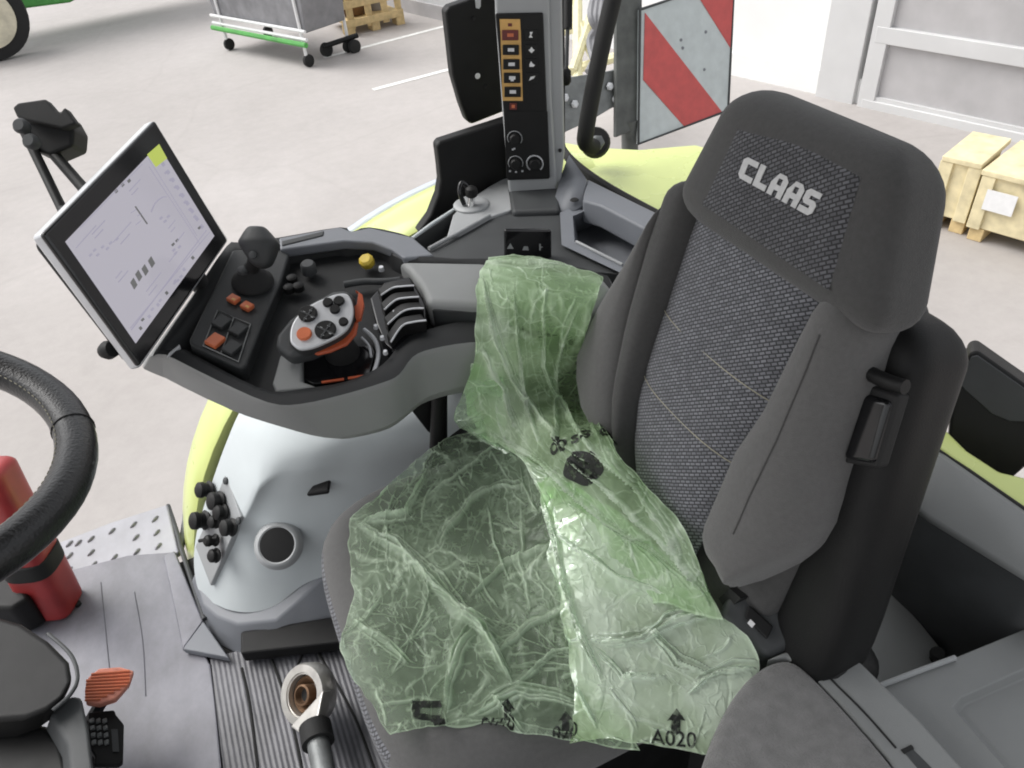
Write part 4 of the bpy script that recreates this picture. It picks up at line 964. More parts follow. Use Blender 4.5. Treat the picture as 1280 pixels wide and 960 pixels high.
for a_, b_, l_ in ((.20, .12, .14), (.20, .16, .09), (.62, .10, .12), (.62, .14, .07), (.30, .30, .20), (.34, .36, .10), (.16, .52, .07), (.16, .56, .11), (.72, .60, .08), (.72, .64, .05), (.72, .74, .09), (.30, .80, .18), (.30, .84, .10), (.58, .80, .10)):
    ln(sq(a_, b_), sq(a_+l_, b_), .0007)
ln(sq(.88, .02), sq(.88, .86)); ln(sq(.03, .90), sq(.97, .90), .0008)
build('rear_knob', lathe(Dp(141, 436, 1.10), mn*-1, [(.012, 0), (.014, .01), (.01, .02)], 14), M['black'], mon)
build('mount_arm', tube([Mq(240, 340, -.05), Q(262, 372, -.02)], .016, 12), M['black'], mon)
build('mount_foot', lathe(Q(262, 376, -.035), QN, [(.026, 0), (.024, .012), (.014, .02)], 20), M['black'], con)

# phone/camera bracket behind the monitor
t = thing('bracket_holder', 'black clamp holder on two arms behind the touchscreen', 'holder', tuple(Dp(100, 235, 1.25)))
def Hq(u, v, t_=1.32): return Dp(u, v, t_)
build('clamp_body', prism([Hq(u, v) for u, v in ((28, 150), (52, 138), (82, 142), (92, 160), (90, 182), (62, 194), (40, 188))], LOOK*.05), M['black'], t, bevel=.006, seg=3)
build('clamp_plate', prism([Hq(u, v, 1.30) for u, v in ((15, 134), (22, 128), (56, 123), (68, 137), (75, 140), (80, 133), (95, 154), (78, 160), (30, 150), (20, 146))], LOOK*.02), M['rubber'], t, bevel=.004)
build('knuckle', lathe(Hq(31, 160, 1.29), -LOOK, [(.012, 0), (.013, .012), (.009, .018)], 16), M['dark'], t)
build('knuckle', lathe(Hq(43, 179, 1.29), -LOOK, [(.012, 0), (.013, .012), (.009, .018)], 16), M['dark'], t)
build('arm', tube([Hq(31, 165, 1.32), Hq(78, 262, 1.30), Mq(120, 285, -.045)], .0085, 10), M['black'], t)
build('arm', tube([Hq(58, 182, 1.34), Hq(112, 244, 1.30), Mq(150, 270, -.045)], .0095, 10), M['black'], t)

# ------------------------------------------------------------------ right rear pillar
pc4 = [(624, 15), (683, 15), (690, 228), (637, 228)]; pk = 1.39
e1 = V((.905, -.425, -.055)).normalized(); e2 = V((-.025, -.09, -.99)); pn4 = e1.cross(e2).normalized()
PO = Dp(624, 15, 1.39*1.0)
if pn4.dot(CAMP-PO) < 0: pn4 = -pn4
def Pq(u, v, d=0): return Pl(u, v, PO+pn4*d, pn4)
pil = thing('control_pillar', 'grey rear cab pillar carrying a black switch panel', 'pillar', tuple(Pq(665, 240)))
build('pillar_body', prism([Pq(u, v, -.004) for u, v in ((606, -450), (676, -450), (690, 120), (697, 243), (636, 243), (628, 140), (619, 20))], pn4*-.07), M['pillar'], pil, bevel=.006)
build('pillar_side', prism([Pq(u, v, -.012) for u, v in ((672, -450), (696, -450), (704, 90), (706, 190), (700, 238), (692, 243), (686, 100))], pn4*-.06), M['pillar'], pil, bevel=.006)
pp = build('switch_panel', prism([Pq(u, v, .002) for u, v in ((619, 17), (679, 16), (683, 120), (687, 224), (634, 226), (630, 150), (623, 60))], pn4*-.008), M['black'], pil, bevel=.003)
def prect(nm, u0, v0, u1, v1, m, d, par=pp, bev=0, sk=0):
    return build(nm, prism([Pq(u0, v0, d), Pq(u1, v0, d), Pq(u1+sk, v1, d), Pq(u0+sk, v1, d)], pn4*-.002), m, par, bevel=bev, smooth=bool(bev))
prect('amber_frame', 624.5, 24, 650, 38, M['amber'], .0035, sk=.8)
prect('amber_frame', 625.5, 38, 651, 126, M['amber'], .0035, sk=2.5)
for k, v in enumerate((44, 62.5, 80.5, 97.5, 115)):
    u = 638+k*.75
    b_ = prect('rocker_button', u-10.5, v-6.5, u+10, v+6.5, M['darkred' if k == 0 else 'black'], .007, bev=.0012)
    prect('button_icon', u-4, v-2.2, u+4, v+2, M['orange' if k == 0 else 'silver'], .0076)
    if k == 3: prect('button_icon', u-2, v+1.5, u+2, v+4, M['silver'], .0077)
prect('amber_symbol', 635, 29, 640, 33, M['darkred'], .0042)
for k, v in enumerate((44, 62.5, 80.5, 98)):
    u = 664+k*.4
    b_ = prect('round_switch', u-8, v-7, u+8, v+7, M['black'], .004, bev=.001)
    sh = [[(-2, -4), (2, -4), (0, 0), (2, 3), (-3, 3), (-1, -1)], [(0, -4), (2, -1), (4, 0), (2, 2), (0, 4), (-2, 2), (-4, 0), (-2, -1)], [(-1, -4), (1, -1), (4, 1), (2, 3), (-3, 3), (-3, 0)], [(-4, 3), (-2, -2), (4, -3), (2, 0), (0, 1)]][k]
    build('switch_icon', prism([Pq(u+a, v+b, .0046) for a, b in sh], pn4*-.0004), M['white'], pp, smooth=False)
prect('warning_light', 637, 129, 646, 137, M['darkred'], .004)
prect('warning_symbol', 639.5, 131, 643.5, 135, M['orange'], .0046)
prect('lower_panel', 630, 139, 684.5, 222, M['black'], .0035, bev=.001, sk=3)
def knob(u, v, r_, arc0, arc1, m='white'):
    p = Pq(u, v, .004); rr = (Pq(u+r_, v, .004)-p).length
    kb = build('rotary_knob', lathe(p, pn4, [(rr*.72, 0), (rr*.70, .010), (rr*.58, .012)], 24), M['black'], pp)
    pts = [p+e1*math.cos(R(a))*rr+e2*math.sin(R(a))*rr for a in range(arc0, arc1+1, 10)]
    build('dial_scale', tube(pts, .0010 if m == 'pillar' else .0016, 6), M[m], pp)
knob(643.5, 173, 9, 150, 400, 'pillar'); knob(644.5, 204, 9, 150, 390, 'pillar'); knob(668.5, 204.5, 10, 130, 410, 'silver')
for u, v in ((643, 186), (637.5, 214), (645, 215), (653, 214), (641, 187)): prect('dial_mark', u-1.2, v-1, u+1.2, v+1, M['silver'], .0045)
build('screw', lathe(Pq(700, 188, -.010), pn4, [(.004, 0), (.003, .004)], 10), M['rubber'], pil)
# black flaps beside the pillar
t = thing('black_flap', 'upper black plastic flap with a bright hole left of the pillar', 'flap', tuple(Yp(600, 100, 1.55)), 'black flaps beside the rear pillar')
fp = [(557, 14), (563, 8), (586, 0), (600, -20), (650, -20), (650, 132), (600, 152), (590, 156), (584, 152), (576, 130), (566, 95)]
build('flap_panel', prism([Yp(u, v, 1.52) for u, v in fp], V((0, .03, 0))), M['black'], t, bevel=.006, seg=3)
build('hole_rim', lathe(Yp(597, 95, 1.519), V((0, -1, 0)), [(.006, 0), (.0055, .001)], 14), M['white'], t)
build('slot_plate', prism([Yp(u, v, 1.519) for u, v in ((593, -8), (601, -8), (601, 8), (599, 11), (595, 10))], V((0, .004, 0))), M['silver'], t)
for u, v in ((607, 108), (592, 23)): build('screw', lathe(Yp(u, v, 1.519), V((0, -1, 0)), [(.004, 0), (.003, .002)], 10), M['rubber'], t)
t = thing('black_flap', 'lower black plastic flap curving down to the lever tray', 'flap', tuple(Yp(590, 220, 1.45)), 'black flaps beside the rear pillar')
build('flap_panel', prism([Yp(u, v, 1.44) for u, v in ((546, 182), (551, 177), (640, 148), (650, 240), (600, 262), (560, 275), (522, 292), (538, 270), (548, 244), (551, 226), (549, 205))], V((0, .03, 0))), M['black'], t, bevel=.006, seg=3)

# rear right shelf (z ~ .8) ------------------------------------------------
sh = thing('rear_console', 'blue grey moulded rear console with tray, levers and switch panel below the pillar', 'console', tuple(Zp(660, 270, .7)))
zs = .80
build('main_block', prism([Zp(u, v, zs) for u, v in ((500, 335), (540, 312), (573, 293), (612, 271), (640, 262), (690, 262), (708, 268), (716, 302), (780, 334), (860, 350), (700, 336), (600, 332), (500, 336))], V((0, 0, -.25))), M['dark'], sh, bevel=.006)
build('ledge', prism([Zp(u, v, zs+.006) for u, v in ((566, 268), (585, 250), (612, 232), (638, 218), (640, 262), (612, 271), (573, 293), (558, 296))], V((0, 0, -.04))), M['pillar'], sh, bevel=.004)
build('tray_floor', prism([Zp(u, v, zs-.035) for u, v in ((505, 322), (530, 298), (575, 262), (600, 275), (560, 310), (540, 325))], V((0, 0, -.02))), M['rim'], sh)
build('tray_rail', tube([Zp(508, 304, zs), Zp(540, 280, zs), Zp(568, 262, zs)], .004, 8), M['light'], sh)
build('tray_rail', tube([Zp(536, 311, zs+.006), Zp(573, 291, zs+.008), Zp(612, 269, zs+.008)], .004, 8), M['pillar'], sh)
build('tray_wall', prism([Zp(u, v, zs) for u, v in ((508, 306), (566, 264), (572, 262), (512, 303))], V((0, 0, -.05))), M['rim'], sh)
db = build('lever_base', lathe(Zp(589, 257, zs+.006), ZA, [(.036, 0), (.036, .004), (.030, .008), (.024, .008)], 36), M['pillar'], sh)
p = Zp(589, 258, zs+.012)
build('ball_lever', tube([p, p+V((.004, 0, .028))], [.008, .006], 12), M['chrome'], db)
build('lever_ball', lathe(p+V((.004, 0, .03)), ZA, [(.004, -.013), (.011, -.008), (.013, 0), (.011, .008), (.004, .013)], 20), M['black'], db)
build('lever_clip', tube(smooth_path([p+V((-.012, .006, .005)), p+V((-.016, .012, .03)), p+V((-.006, .02, .045)), p+V((.006, .016, .03))]), .005, 10), M['glassy'], db)
build('pillar_foot', prism([Zp(u, v, zs+.012) for u, v in ((634, 232), (698, 232), (700, 262), (640, 264))], V((0, 0, -.03))), M['dark'], sh, bevel=.008)
build('slanted_panel', MB().add([Zp(690, 262, zs), Zp(704, 215, zs+.03), Zp(712, 195, zs+.05), Zp(733, 224, zs+.035), Zp(728, 258, zs+.012), Zp(708, 270, zs)], [(0, 1, 4, 5), (1, 2, 3, 4)]), M['shelf'], sh, solid=.006)
build('window_ledge', prism([Zp(u, v, zs+.03) for u, v in ((733, 222), (835, 272), (900, 305), (870, 330), (815, 290), (750, 256), (728, 250))], V((0, 0, -.05))), M['shelf'], sh, bevel=.006)
build('bolt_hole', lathe(Zp(718, 250, zs+.022), ZA, [(.009, 0), (.007, .002)], 14), M['rubber'], sh)
rim_ = [(716, 270), (750, 256), (818, 290), (840, 330), (782, 334), (718, 302)]
out_ = [(700, 266), (742, 246), (840, 285), (870, 350), (786, 346), (702, 306)]
inn = [Zp(u, v, zs+.006) for u, v in rim_]; ou = [Zp(u, v, zs+.008) for u, v in out_]
fl2 = [Zp(u, v, zs-.055) for u, v in [(722, 290), (750, 278), (812, 308), (830, 340), (782, 338), (724, 308)]]
mb = loft([ou, inn, fl2], caps=False); mb.f.append(tuple(range(12, 18)))
build('storage_bin', mb, M['shelf'], sh, ang=30)
build('bin_lip', tube([Zp(720, 302, zs+.008), Zp(740, 312, zs+.008), Zp(778, 331, zs+.008)], .003, 8), M['pillar'], sh)
build('bin_lip', tube([Zp(752, 260, zs+.008), Zp(806, 288, zs+.008)], .003, 8), M['pillar'], sh)
sp = build('switch_plate', prism([Yp(u, v, 1.10) for u, v in ((632, 288), (690, 288), (690, 330), (632, 330))], V((0, .01, 0))), M['glassy'], sh, bevel=.003)
sp.location.y += 0
for k, (u, v) in enumerate(((638, 308), (657, 311), (675, 309))):
    s_ = [[(-4, 3), (0, -4), (4, 3)], [(-4, 2), (-2, -3), (3, -3), (4, 2)], [(-1, -4), (1, -4), (1, -1), (4, 0), (1, 1), (1, 4), (-1, 4), (-1, 1)]][k]
    build('switch_icon', prism([Yp(u+a, v+b, 1.0985) for a, b in s_], V((0, .0006, 0))), M['pillar'], sp, smooth=False)

# grab handle and gas strut at the rear window
t = thing('grab_handle', 'curved black grab handle with bolted foot at the rear window', 'handle', tuple(Dp(735, 180, 1.65)))
hp_ = smooth_path([Dp(806, -190, 1.50), Dp(782, -60, 1.56), Dp(766, 0, 1.60), Dp(752, 60, 1.63), Dp(740, 120, 1.66), Dp(733, 160, 1.68), Dp(732, 178, 1.70), Dp(742, 184, 1.73)], 8)
build('bar', tube(hp_, .0185, 16), M['rubber'], t)
d_ = (CAMP-Dp(742, 178, 1.75)).normalized()
build('foot', lathe(Dp(744, 178, 1.76), (d_+V((0, 0, .2))).normalized(), [(.033, -.02), (.035, 0), (.031, .012)], 24), M['rubber'], t)
build('bolt', lathe(Dp(747, 178, 1.73), (d_+V((0, 0, .2))).normalized(), [(.016, -.01), (.016, .006), (.010, .01)], 6), M['steel'], t)
t = thing('gas_strut', 'thin black gas strut hanging beside the rear pillar', 'gas strut', tuple(Dp(707, 95, 1.6)))
build('cylinder', tube([Dp(711, -160, 1.57), Dp(710, 36, 1.62)], .0095, 12), M['black'], t)
build('rod', tube([Dp(709.5, 34, 1.62), Dp(708, 90, 1.64)], .0042, 10), M['dark'], t)
build('end_fitting', lathe(Dp(707, 95, 1.645), ZA, [(.008, -.018), (.012, -.012), (.012, .01), (.007, .016)], 14), M['black'], t)
build('seal_edge', tube([Dp(703, -40, 1.66), Dp(704, 90, 1.66), Dp(704, 185, 1.66)], .004, 8), M['rubber'], t)

# rear left wall, black lamp box, window sill ------------------------------
rw = thing('rear_cab_wall', 'grey rear cab panel with a dark recess behind the driver seat', 'panel', tuple(Xp(1230, 720, .78)))
a = [Xp(1150, 556, .86), Xp(1180, 572, .86), Xp(1285, 646, .86), Xp(1340, 685, .86)]
b = [Xp(1130, 628, .78), Xp(1165, 654, .78), Xp(1285, 728, .78), Xp(1340, 760, .78)]
build('sill_panel', loft([a, [p.lerp(q, .06)+V((-.006, 0, .006)) for p, q in zip(a, b)], [p.lerp(q, .9)+V((-.004, 0, .004)) for p, q in zip(a, b)], b], caps=False, closed=False), M['grey'], rw, solid=.008)
c_ = [p+V((.03, 0, -.55)) for p in b]
build('recess_wall', loft([b, c_], caps=False, closed=False), M['dark'], rw, solid=.008)
build('recess_side', prism([Zp(1123, 742, .42), Zp(1186, 822, .42), Zp(1170, 850, .44), Zp(1096, 868, .44), Zp(1075, 800, .44), Zp(1100, 730, .42)], V((0, 0, -.02))), M['grey'], rw, bevel=.004)
build('screw', lathe(Xp(1231, 784, .79), V((-1, 0, .1)), [(.010, 0), (.008, .004)], 14), M['rubber'], rw)
build('knob', lathe(Zp(1173, 822, .44), V((-.3, 0, 1)), [(.012, 0), (.012, .012), (.008, .016)], 14), M['rubber'], rw)
build('sill_gasket', tube(smooth_path([Xp(1150, 550, .865), Xp(1180, 570, .865), Xp(1285, 643, .865), Xp(1340, 682, .865)]), .006, 8), M['rubber'], rw)
t = thing('left_rear_fender', 'strip of lime green fender below the black lamp box', 'fender', tuple(Xp(1230, 610, 1.1)))
build('fender_skin', prism([Zp(u, v, .66) for u, v in ((1165, 552), (1190, 572), (1285, 640), (1400, 720), (1400, 640), (1285, 596), (1250, 588), (1210, 562), (1180, 532))], V((0, 0, -.05))), M['lime'], t, bevel=.008)
t = thing('lamp_box', 'black box lamp housing with a grey face beyond the folded armrest', 'lamp', tuple(Xp(1235, 560, .98)))
ln_ = V((-.75, -.55, .35)).normalized(); lo_ = Xp(1230, 520, .97)
def Lb(u, v, d=0): return Pl(u, v, lo_+ln_*d, ln_)
build('housing', prism([Lb(u, v) for u, v in ((1188, 520), (1196, 480), (1212, 441), (1222, 438), (1290, 486), (1310, 560), (1252, 610), (1244, 618), (1232, 618), (1184, 566))], ln_*-.08), M['black'], t, bevel=.012, seg=3)
build('mount_arm', tube([Lb(1245, 560, -.05), Lb(1262, 640, -.10)+V((.06, 0, -.1))], .015, 10), M['black'], t)
build('grey_face', prism([Lb(u, v, .002) for u, v in ((1200, 480), (1214, 446), (1222, 444), (1290, 492), (1300, 528), (1262, 527), (1240, 518), (1222, 502), (1206, 488))], ln_*-.004), M['dark'], t, bevel=.002)

# passenger seat lower right -----------------------------------------------
ps = thing('passenger_seat', 'folded passenger seat with warm grey fabric and grey plastic back', 'seat', tuple(Zp(1000, 900, .3)))
zf = .62
fo = [(868, 985), (880, 940), (897, 900), (915, 868), (935, 845), (958, 828), (984, 822), (1004, 832), (1050, 880), (1110, 948), (1150, 1000), (1150, 1040), (860, 1040)]
ring = [Zp(u, v, zf) for u, v in fo]; cc = sum(ring, V((0, 0, 0)))/len(ring)
def shr(k, dz): return [cc.lerp(p, k)+ZA*dz for p in ring]
mb = loft([shr(1, -.09), shr(1.0, -.03), shr(.985, -.008), shr(.95, .004), shr(.85, .012), shr(.5, .016)], caps=True)
build('fabric_pad', mb, M['fabric_warm'], ps, sub=2)
build('plastic_back', prism([Zp(u, v, zf+.004) for u, v in ((958, 824), (985, 812), (1022, 806), (1046, 806), (1060, 812), (1085, 836), (1150, 900), (1240, 1000), (1150, 1010), (1110, 948), (1050, 880), (1004, 832), (984, 822))], V((0, 0, -.06))), M['grey'], ps, bevel=.006, seg=3)
build('back_groove', tube(smooth_path([Zp(u, v, zf+.0045) for u, v in ((1040, 822), (1028, 824), (1025, 830), (1040, 850), (1080, 890), (1120, 935))]), .0013, 6), M['rubber'], ps)
build('release_slot', prism([Zp(u, v, zf+.005) for u, v in ((1128, 938), (1140, 934), (1196, 990), (1180, 1000))], V((0, 0, -.004))), M['dark'], ps, bevel=.002)
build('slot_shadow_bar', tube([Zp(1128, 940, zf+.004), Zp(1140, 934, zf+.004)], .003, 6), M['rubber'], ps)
ll = thing('storage_lid', 'grey plastic storage lid with recessed middle in the lower right corner', 'lid', tuple(Zp(1250, 880, .56)))
zl_ = .58
o_ = [Zp(u, v, zl_) for u, v in ((1098, 858), (1190, 823), (1285, 784), (1400, 740), (1400, 1050), (1290, 1050))]
n_ = [Zp(u, v, zl_+.001) for u, v in ((1190, 884), (1200, 872), (1285, 834), (1385, 790), (1385, 1040), (1300, 1010))]
m_ = [Zp(u, v, zl_-.012) for u, v in ((1197, 890), (1207, 880), (1285, 846), (1375, 805), (1375, 1030), (1300, 1000))]
mb = loft([[p-ZA*.14 for p in o_], o_, n_, m_], caps=False); mb.f.append(tuple(range(18, 24)))
build('lid_panel', mb, M['grey'], ll, bevel=.003)
build('pale_edge', tube([Zp(1100, 857, zl_+.004), Zp(1150, 838, zl_+.004), Zp(1194, 822, zl_+.004)], .0035, 8), M['pillar'], ll)

# hydraulic link lying on the floor ------------------------------------------
t = thing('link_rod', 'steel ball eye link rod with black collar on the grooved mat', 'link rod', tuple(Zp(390, 880, 0)))
ec = Zp(386, 868, .10); er = (Zp(422, 868, .10)-ec).length*1.0
en = (CAMP-ec).normalized()*.76 - RT*.62; en.normalize()
rdir = (Zp(404, 960, .11)-ec).normalized()
ey_ = build('eye', lathe(ec-en*.016, en, [(er*.56, -.001), (er*.58, -.004), (er*.97, -.004), (er*1.03, .004), (er*1.03, .028), (er*.97, .036), (er*.72, .036), (er*.70, .033), (er*.66, .033), (er*.64, .006)], 44), M['zinc'], t)
build('ball_race', lathe(ec-en*.016, en, [(er*.63, 0), (er*.63, .020), (er*.55, .024), (er*.42, .012), (er*.34, .006)], 40), M['rust'], ey_)
build('bore', lathe(ec-en*.016-RT*.008, en, [(er*.34, 0), (er*.34, .024), (er*.28, .026), (er*.25, .012), (er*.02, .010)], 30), M['rust'], ey_)
build('bore_hole', lathe(ec-en*.016-RT*.008, en, [(er*.22, .0), (er*.22, .0125)], 24), M['rubber'], ey_)
sd_ = rdir.cross(en).normalized(); fw = rdir
nk = [ec+fw*er*.55+sd_*er*.92, ec+fw*er*1.15+sd_*er*.50, ec+fw*er*1.35+sd_*er*.3, ec+fw*er*1.35-sd_*er*.3, ec+fw*er*1.15-sd_*er*.50, ec+fw*er*.55-sd_*er*.92]
build('neck', prism([p-en*.012 for p in nk], en*.026), M['zinc'], t, bevel=.004)
build('collar', tube([ec+fw*er*1.25, ec+fw*er*1.9], er*.52, 24), M['rubber'], t)
build('shaft', tube([ec+fw*er*1.85, ec+fw*er*7], er*.36, 24), M['steel'], t)
# ------------------------------------------------------------------ green protective film
def cr(a, b, c, d, t): return .5*((2*b)+(c-a)*t+(2*a-5*b+4*c-d)*t*t+(3*b-a-3*c+d)*t**3)
def cm_eval(G, a, b):
    nr, nc = len(G), len(G[0]); x = a*(nr-1); i = min(int(x), nr-2); fx = x-i
    y = b*(nc-1); j = min(int(y), nc-2); fy = y-j
    def g(r_, c): return G[max(0, min(nr-1, r_))][max(0, min(nc-1, c))]
    rows_ = [cr(g(r_, j-1), g(r_, j), g(r_, j+1), g(r_, j+2), fy) for r_ in (i-1, i, i+1, i+2)]
    return cr(*rows_, fx)
def ridge(p, f, w):
    d, _ = noise.voronoi(p*f)
    return max(0, 1-(d[1]-d[0])/w)
def crinkle(p, seed, warp=.02, stretch=None):
    q = V(p)
    if stretch: 
        ax, k = stretch; q = q + ax*(q.dot(ax))*(k-1)
    s = V((seed*3.1, seed*1.7, seed*.9))
    w = noise.noise_vector(q*9+s)*warp; q = q+w+s
    m1 = max(0, min(1, .5+1.4*noise.noise(q*7)))
    a = ridge(q, 11, .13)*m1
    b = ridge(q*1.0+V((5, 1, 2)), 23, .16)*max(0, min(1, .35+1.5*noise.noise(q*12+V((9, 9, 9)))))
    c = ridge(q+V((1, 7, 3)), 48, .22)*max(0, min(1, .1+1.6*noise.noise(q*9+V((3, 9, 1)))))
    return a, b, c
import numpy as np
def sheet(name, G, nr, nc, m, parent, amp, seed, lines=(), lift=.004, stretch=None, cut=.02, tex=1.0, base=0., rnd=(0, 0, 0), fade=None):
    """a crumpled sheet over a grid of guide points; folds are polylines in sheet coordinates (row, column)"""
    rg = np.random.RandomState(int(seed*10))
    P = [[cm_eval(G, i/nr, j/nc) for j in range(nc+1)] for i in range(nr+1)]
    A, B = np.meshgrid(np.linspace(0, 1, nr+1), np.linspace(0, 1, nc+1), indexing='ij')
    A = A.copy(); B = B.copy()
    wa = np.zeros_like(A); wb = np.zeros_like(A); wid = np.zeros_like(A)
    for i in range(nr+1):
        for j in range(nc+1):
            p = P[i][j]; w = noise.noise_vector(p*26+V((seed, 0, 0))); w2 = noise.noise_vector(p*80)
            wa[i, j] = w.x*.014+w2.x*.004; wb[i, j] = w.y*.014+w2.y*.004; wid[i, j] = 1+.7*w.z
    AA = A+wa; BB = B+wb
    H = np.zeros_like(A); KK = np.zeros_like(A)
    allL = list(lines)
    n_, ang, spread = rnd
    for k in range(n_):
        a, b = rg.uniform(.02, .98, 2); th = ang+rg.normal()*spread; l = rg.uniform(.05, .30)*(1 if k % 3 else .5)
        pts = [(a, b)]
        for s in range(4):
            th += rg.normal()*.22; a += math.cos(th)*l/4; b += math.sin(th)*l/4; pts.append((a, b))
        allL.append((pts, rg.uniform(.0035, .009), rg.uniform(-.5, 1)*.0040))
    fine = []
    for pts, wd, hh in allL:
        if wd > .009:
            for k in range(5):
                o1, o2 = rg.normal(size=2)*wd*.55
                q = [(x+o1+rg.normal()*wd*.25, y+o2+rg.normal()*wd*.25) for x, y in pts]
                fine.append((q, rg.uniform(.0035, .0065), hh*rg.uniform(.25, .6)))
            fine.append((pts, wd*.9, hh*.55))
        else: fine.append((pts, wd, hh))
    for pts, wd, hh in fine:
        best = np.full_like(A, 9.); tpos = np.zeros_like(A); n = len(pts)-1
        for q, ((x0, y0), (x1, y1)) in enumerate(zip(pts, pts[1:])):
            dx, dy = x1-x0, y1-y0; l2 = dx*dx+dy*dy+1e-9
            t_ = np.clip(((AA-x0)*dx+(BB-y0)*dy)/l2, 0, 1)
            d = np.hypot(AA-x0-dx*t_, BB-y0-dy*t_); sel = d < best
            best = np.where(sel, d, best); tpos = np.where(sel, (q+t_)/n, tpos)
        taper = np.clip(np.minimum(tpos, 1-tpos)*5, 0, 1)**.5*.9+.1
        q = np.clip(1-best/(wd*wid*taper), 0, 1)
        H += hh*q**1.3*taper; KK = np.maximum(KK, ((.25+.6*min(1, abs(hh)/.006))*q**1.1 if wd < .009 else .30*q)*taper)
        if wd > .009: KK += .10*np.clip(1-best/(wd*3*wid), 0, 1)
    vs = []; at = []
    for i in range(nr+1):
        for j in range(nc+1):
            p = P[i][j]
            ti = P[min(i+1, nr)][j]-P[max(i-1, 0)][j]; tj = P[i][min(j+1, nc)]-P[i][max(j-1, 0)]
            n = ti.cross(tj); n = n.normalized() if n.length > 1e-9 else ZA
            if n.dot(CAMP-p) < 0: n = -n
            a, b, c = crinkle(p, seed, .02, stretch)
            big = noise.noise(p*14+V((seed, 0, 0)))*.6+noise.noise(p*34+V((0, seed, 0)))*.3+abs(noise.noise(p*70))*.2
            h = amp*(a*.3+b*.3+c*.25+big*1.0)+H[i, j]
            k = (a*.35+b*.30+c*.28)*tex+base+KK[i, j]
            ra, ca = i/nr, j/nc; ed = min(ra, 1-ra, ca, 1-ca)
            if ed < cut*2: p = p+noise.noise_vector(p*20+V((seed, 1, 0)))*.008*(1-ed/cut/2)+noise.noise_vector(p*60)*.002*(1-ed/cut/2)
            if ed < cut*.5: k += .3
            if fade: k += fade(ra, ca)
            vs.append(p+n*(h+lift)); at.append(max(-.4, min(1, k)))
    fs = [(i*(nc+1)+j, i*(nc+1)+j+1, (i+1)*(nc+1)+j+1, (i+1)*(nc+1)+j) for i in range(nr) for j in range(nc)]
    return build(name, MB().add(vs, fs), m, parent, attr=at, ang=180)
film_ = thing('seat_cover_film', 'crumpled translucent green plastic film draped over the driver seat', 'plastic cover', (.24, .68, .57))
GA = [[Zp(472, 618, .585), Zp(520, 576, .575), Zp(570, 546, .585), Zp(622, 550, .60), Zp(668, 585, .62)],
      [Zp(440, 658, .582), Zp(500, 640, .578), Zp(560, 622, .582), Zp(625, 622, .585), Zp(695, 645, .61)],
      [Zp(441, 742, .578), Zp(508, 730, .578), Zp(570, 715, .578), Zp(640, 715, .578), Zp(715, 725, .605)],
      [Zp(426, 808, .578), Zp(505, 800, .572), Zp(575, 790, .576), Zp(650, 790, .576), Zp(735, 805, .595)],
      [Zp(448, 862, .578), Zp(522, 858, .568), Zp(590, 850, .572), Zp(660, 852, .574), Zp(765, 868, .59)],
      [Zp(488, 922, .578), Zp(540, 908, .560), Zp(600, 906, .566), Zp(668, 920, .566), Zp(800, 940, .58)]]
LA = [([(.20, .05), (.30, .25), (.42, .38), (.55, .52), (.62, .66)], .030, .014), ([(.55, .52), (.62, .60), (.80, .68)], .026, .016), ([(.60, .56), (.80, .40), (.92, .36)], .024, .018),
      ([(.20, .05), (.22, .30), (.10, .36)], .02, .008), ([(.50, .05), (.62, .18), (.70, .25)], .024, .012), ([(.30, .95), (.40, .70), (.48, .55)], .010, .006), ([(.48, .98), (.55, .84), (.70, .62)], .012, .008),
      ([(.62, .98), (.66, .86), (.82, .72)], .012, .008), ([(.12, .9), (.22, .62), (.33, .42)], .010, .005), ([(.02, .8), (.14, .55), (.2, .38)], .008, .004), ([(.85, .95), (.84, .72), (.93, .5)], .020, .010), ([(.86, .60), (.98, .72)], .03, .010)]
sheet('cushion_sheet', GA, 340, 290, M['film'], film_, .0050, 1.3, LA, lift=.004, tex=.45, rnd=(130, -1.0, .8))
GB = [[Zp(655, 572, .66), Zp(675, 582, .675), Zp(700, 596, .68), Zp(722, 604, .685)],
      [Zp(682, 636, .63), Zp(715, 636, .65), Zp(755, 648, .655), Zp(800, 662, .665)],
      [Zp(690, 700, .62), Zp(735, 695, .64), Zp(795, 700, .645), Zp(852, 712, .650)],
      [Zp(703, 768, .61), Zp(755, 762, .63), Zp(825, 760, .635), Zp(898, 764, .640)],
      [Zp(716, 830, .60), Zp(775, 822, .615), Zp(850, 815, .62), Zp(950, 824, .625)],
      [Zp(720, 890, .59), Zp(775, 885, .60), Zp(845, 880, .605), Zp(918, 880, .61)],
      [Zp(713, 930, .58), Zp(765, 930, .59), Zp(830, 938, .595), Zp(885, 942, .60)]]
LB_ = [([(.10, .0), (.30, .10), (.55, .14), (.72, .2)], .05, .012), ([(.48, .98), (.55, .70), (.62, .5), (.60, .2)], .022, .010), ([(.60, .55), (.70, .64), (.74, .78)], .022, .010), ([(.62, .2), (.74, .35), (.74, .6)], .02, .008),
       ([(.70, .98), (.72, .85), (.80, .72)], .022, .008), ([(.74, .02), (.90, .2)], .015, .006), ([(.25, .1), (.40, .5), (.50, .9)], .014, .006)]
sheet('folded_sheet', GB, 240, 190, M['film_fold'], film_, .0050, 4.1, LB_, lift=.003, tex=.35, base=.02, rnd=(34, .9, .7), fade=lambda r_, c: -.42*max(0, min(1, (r_-.80)/.15)))
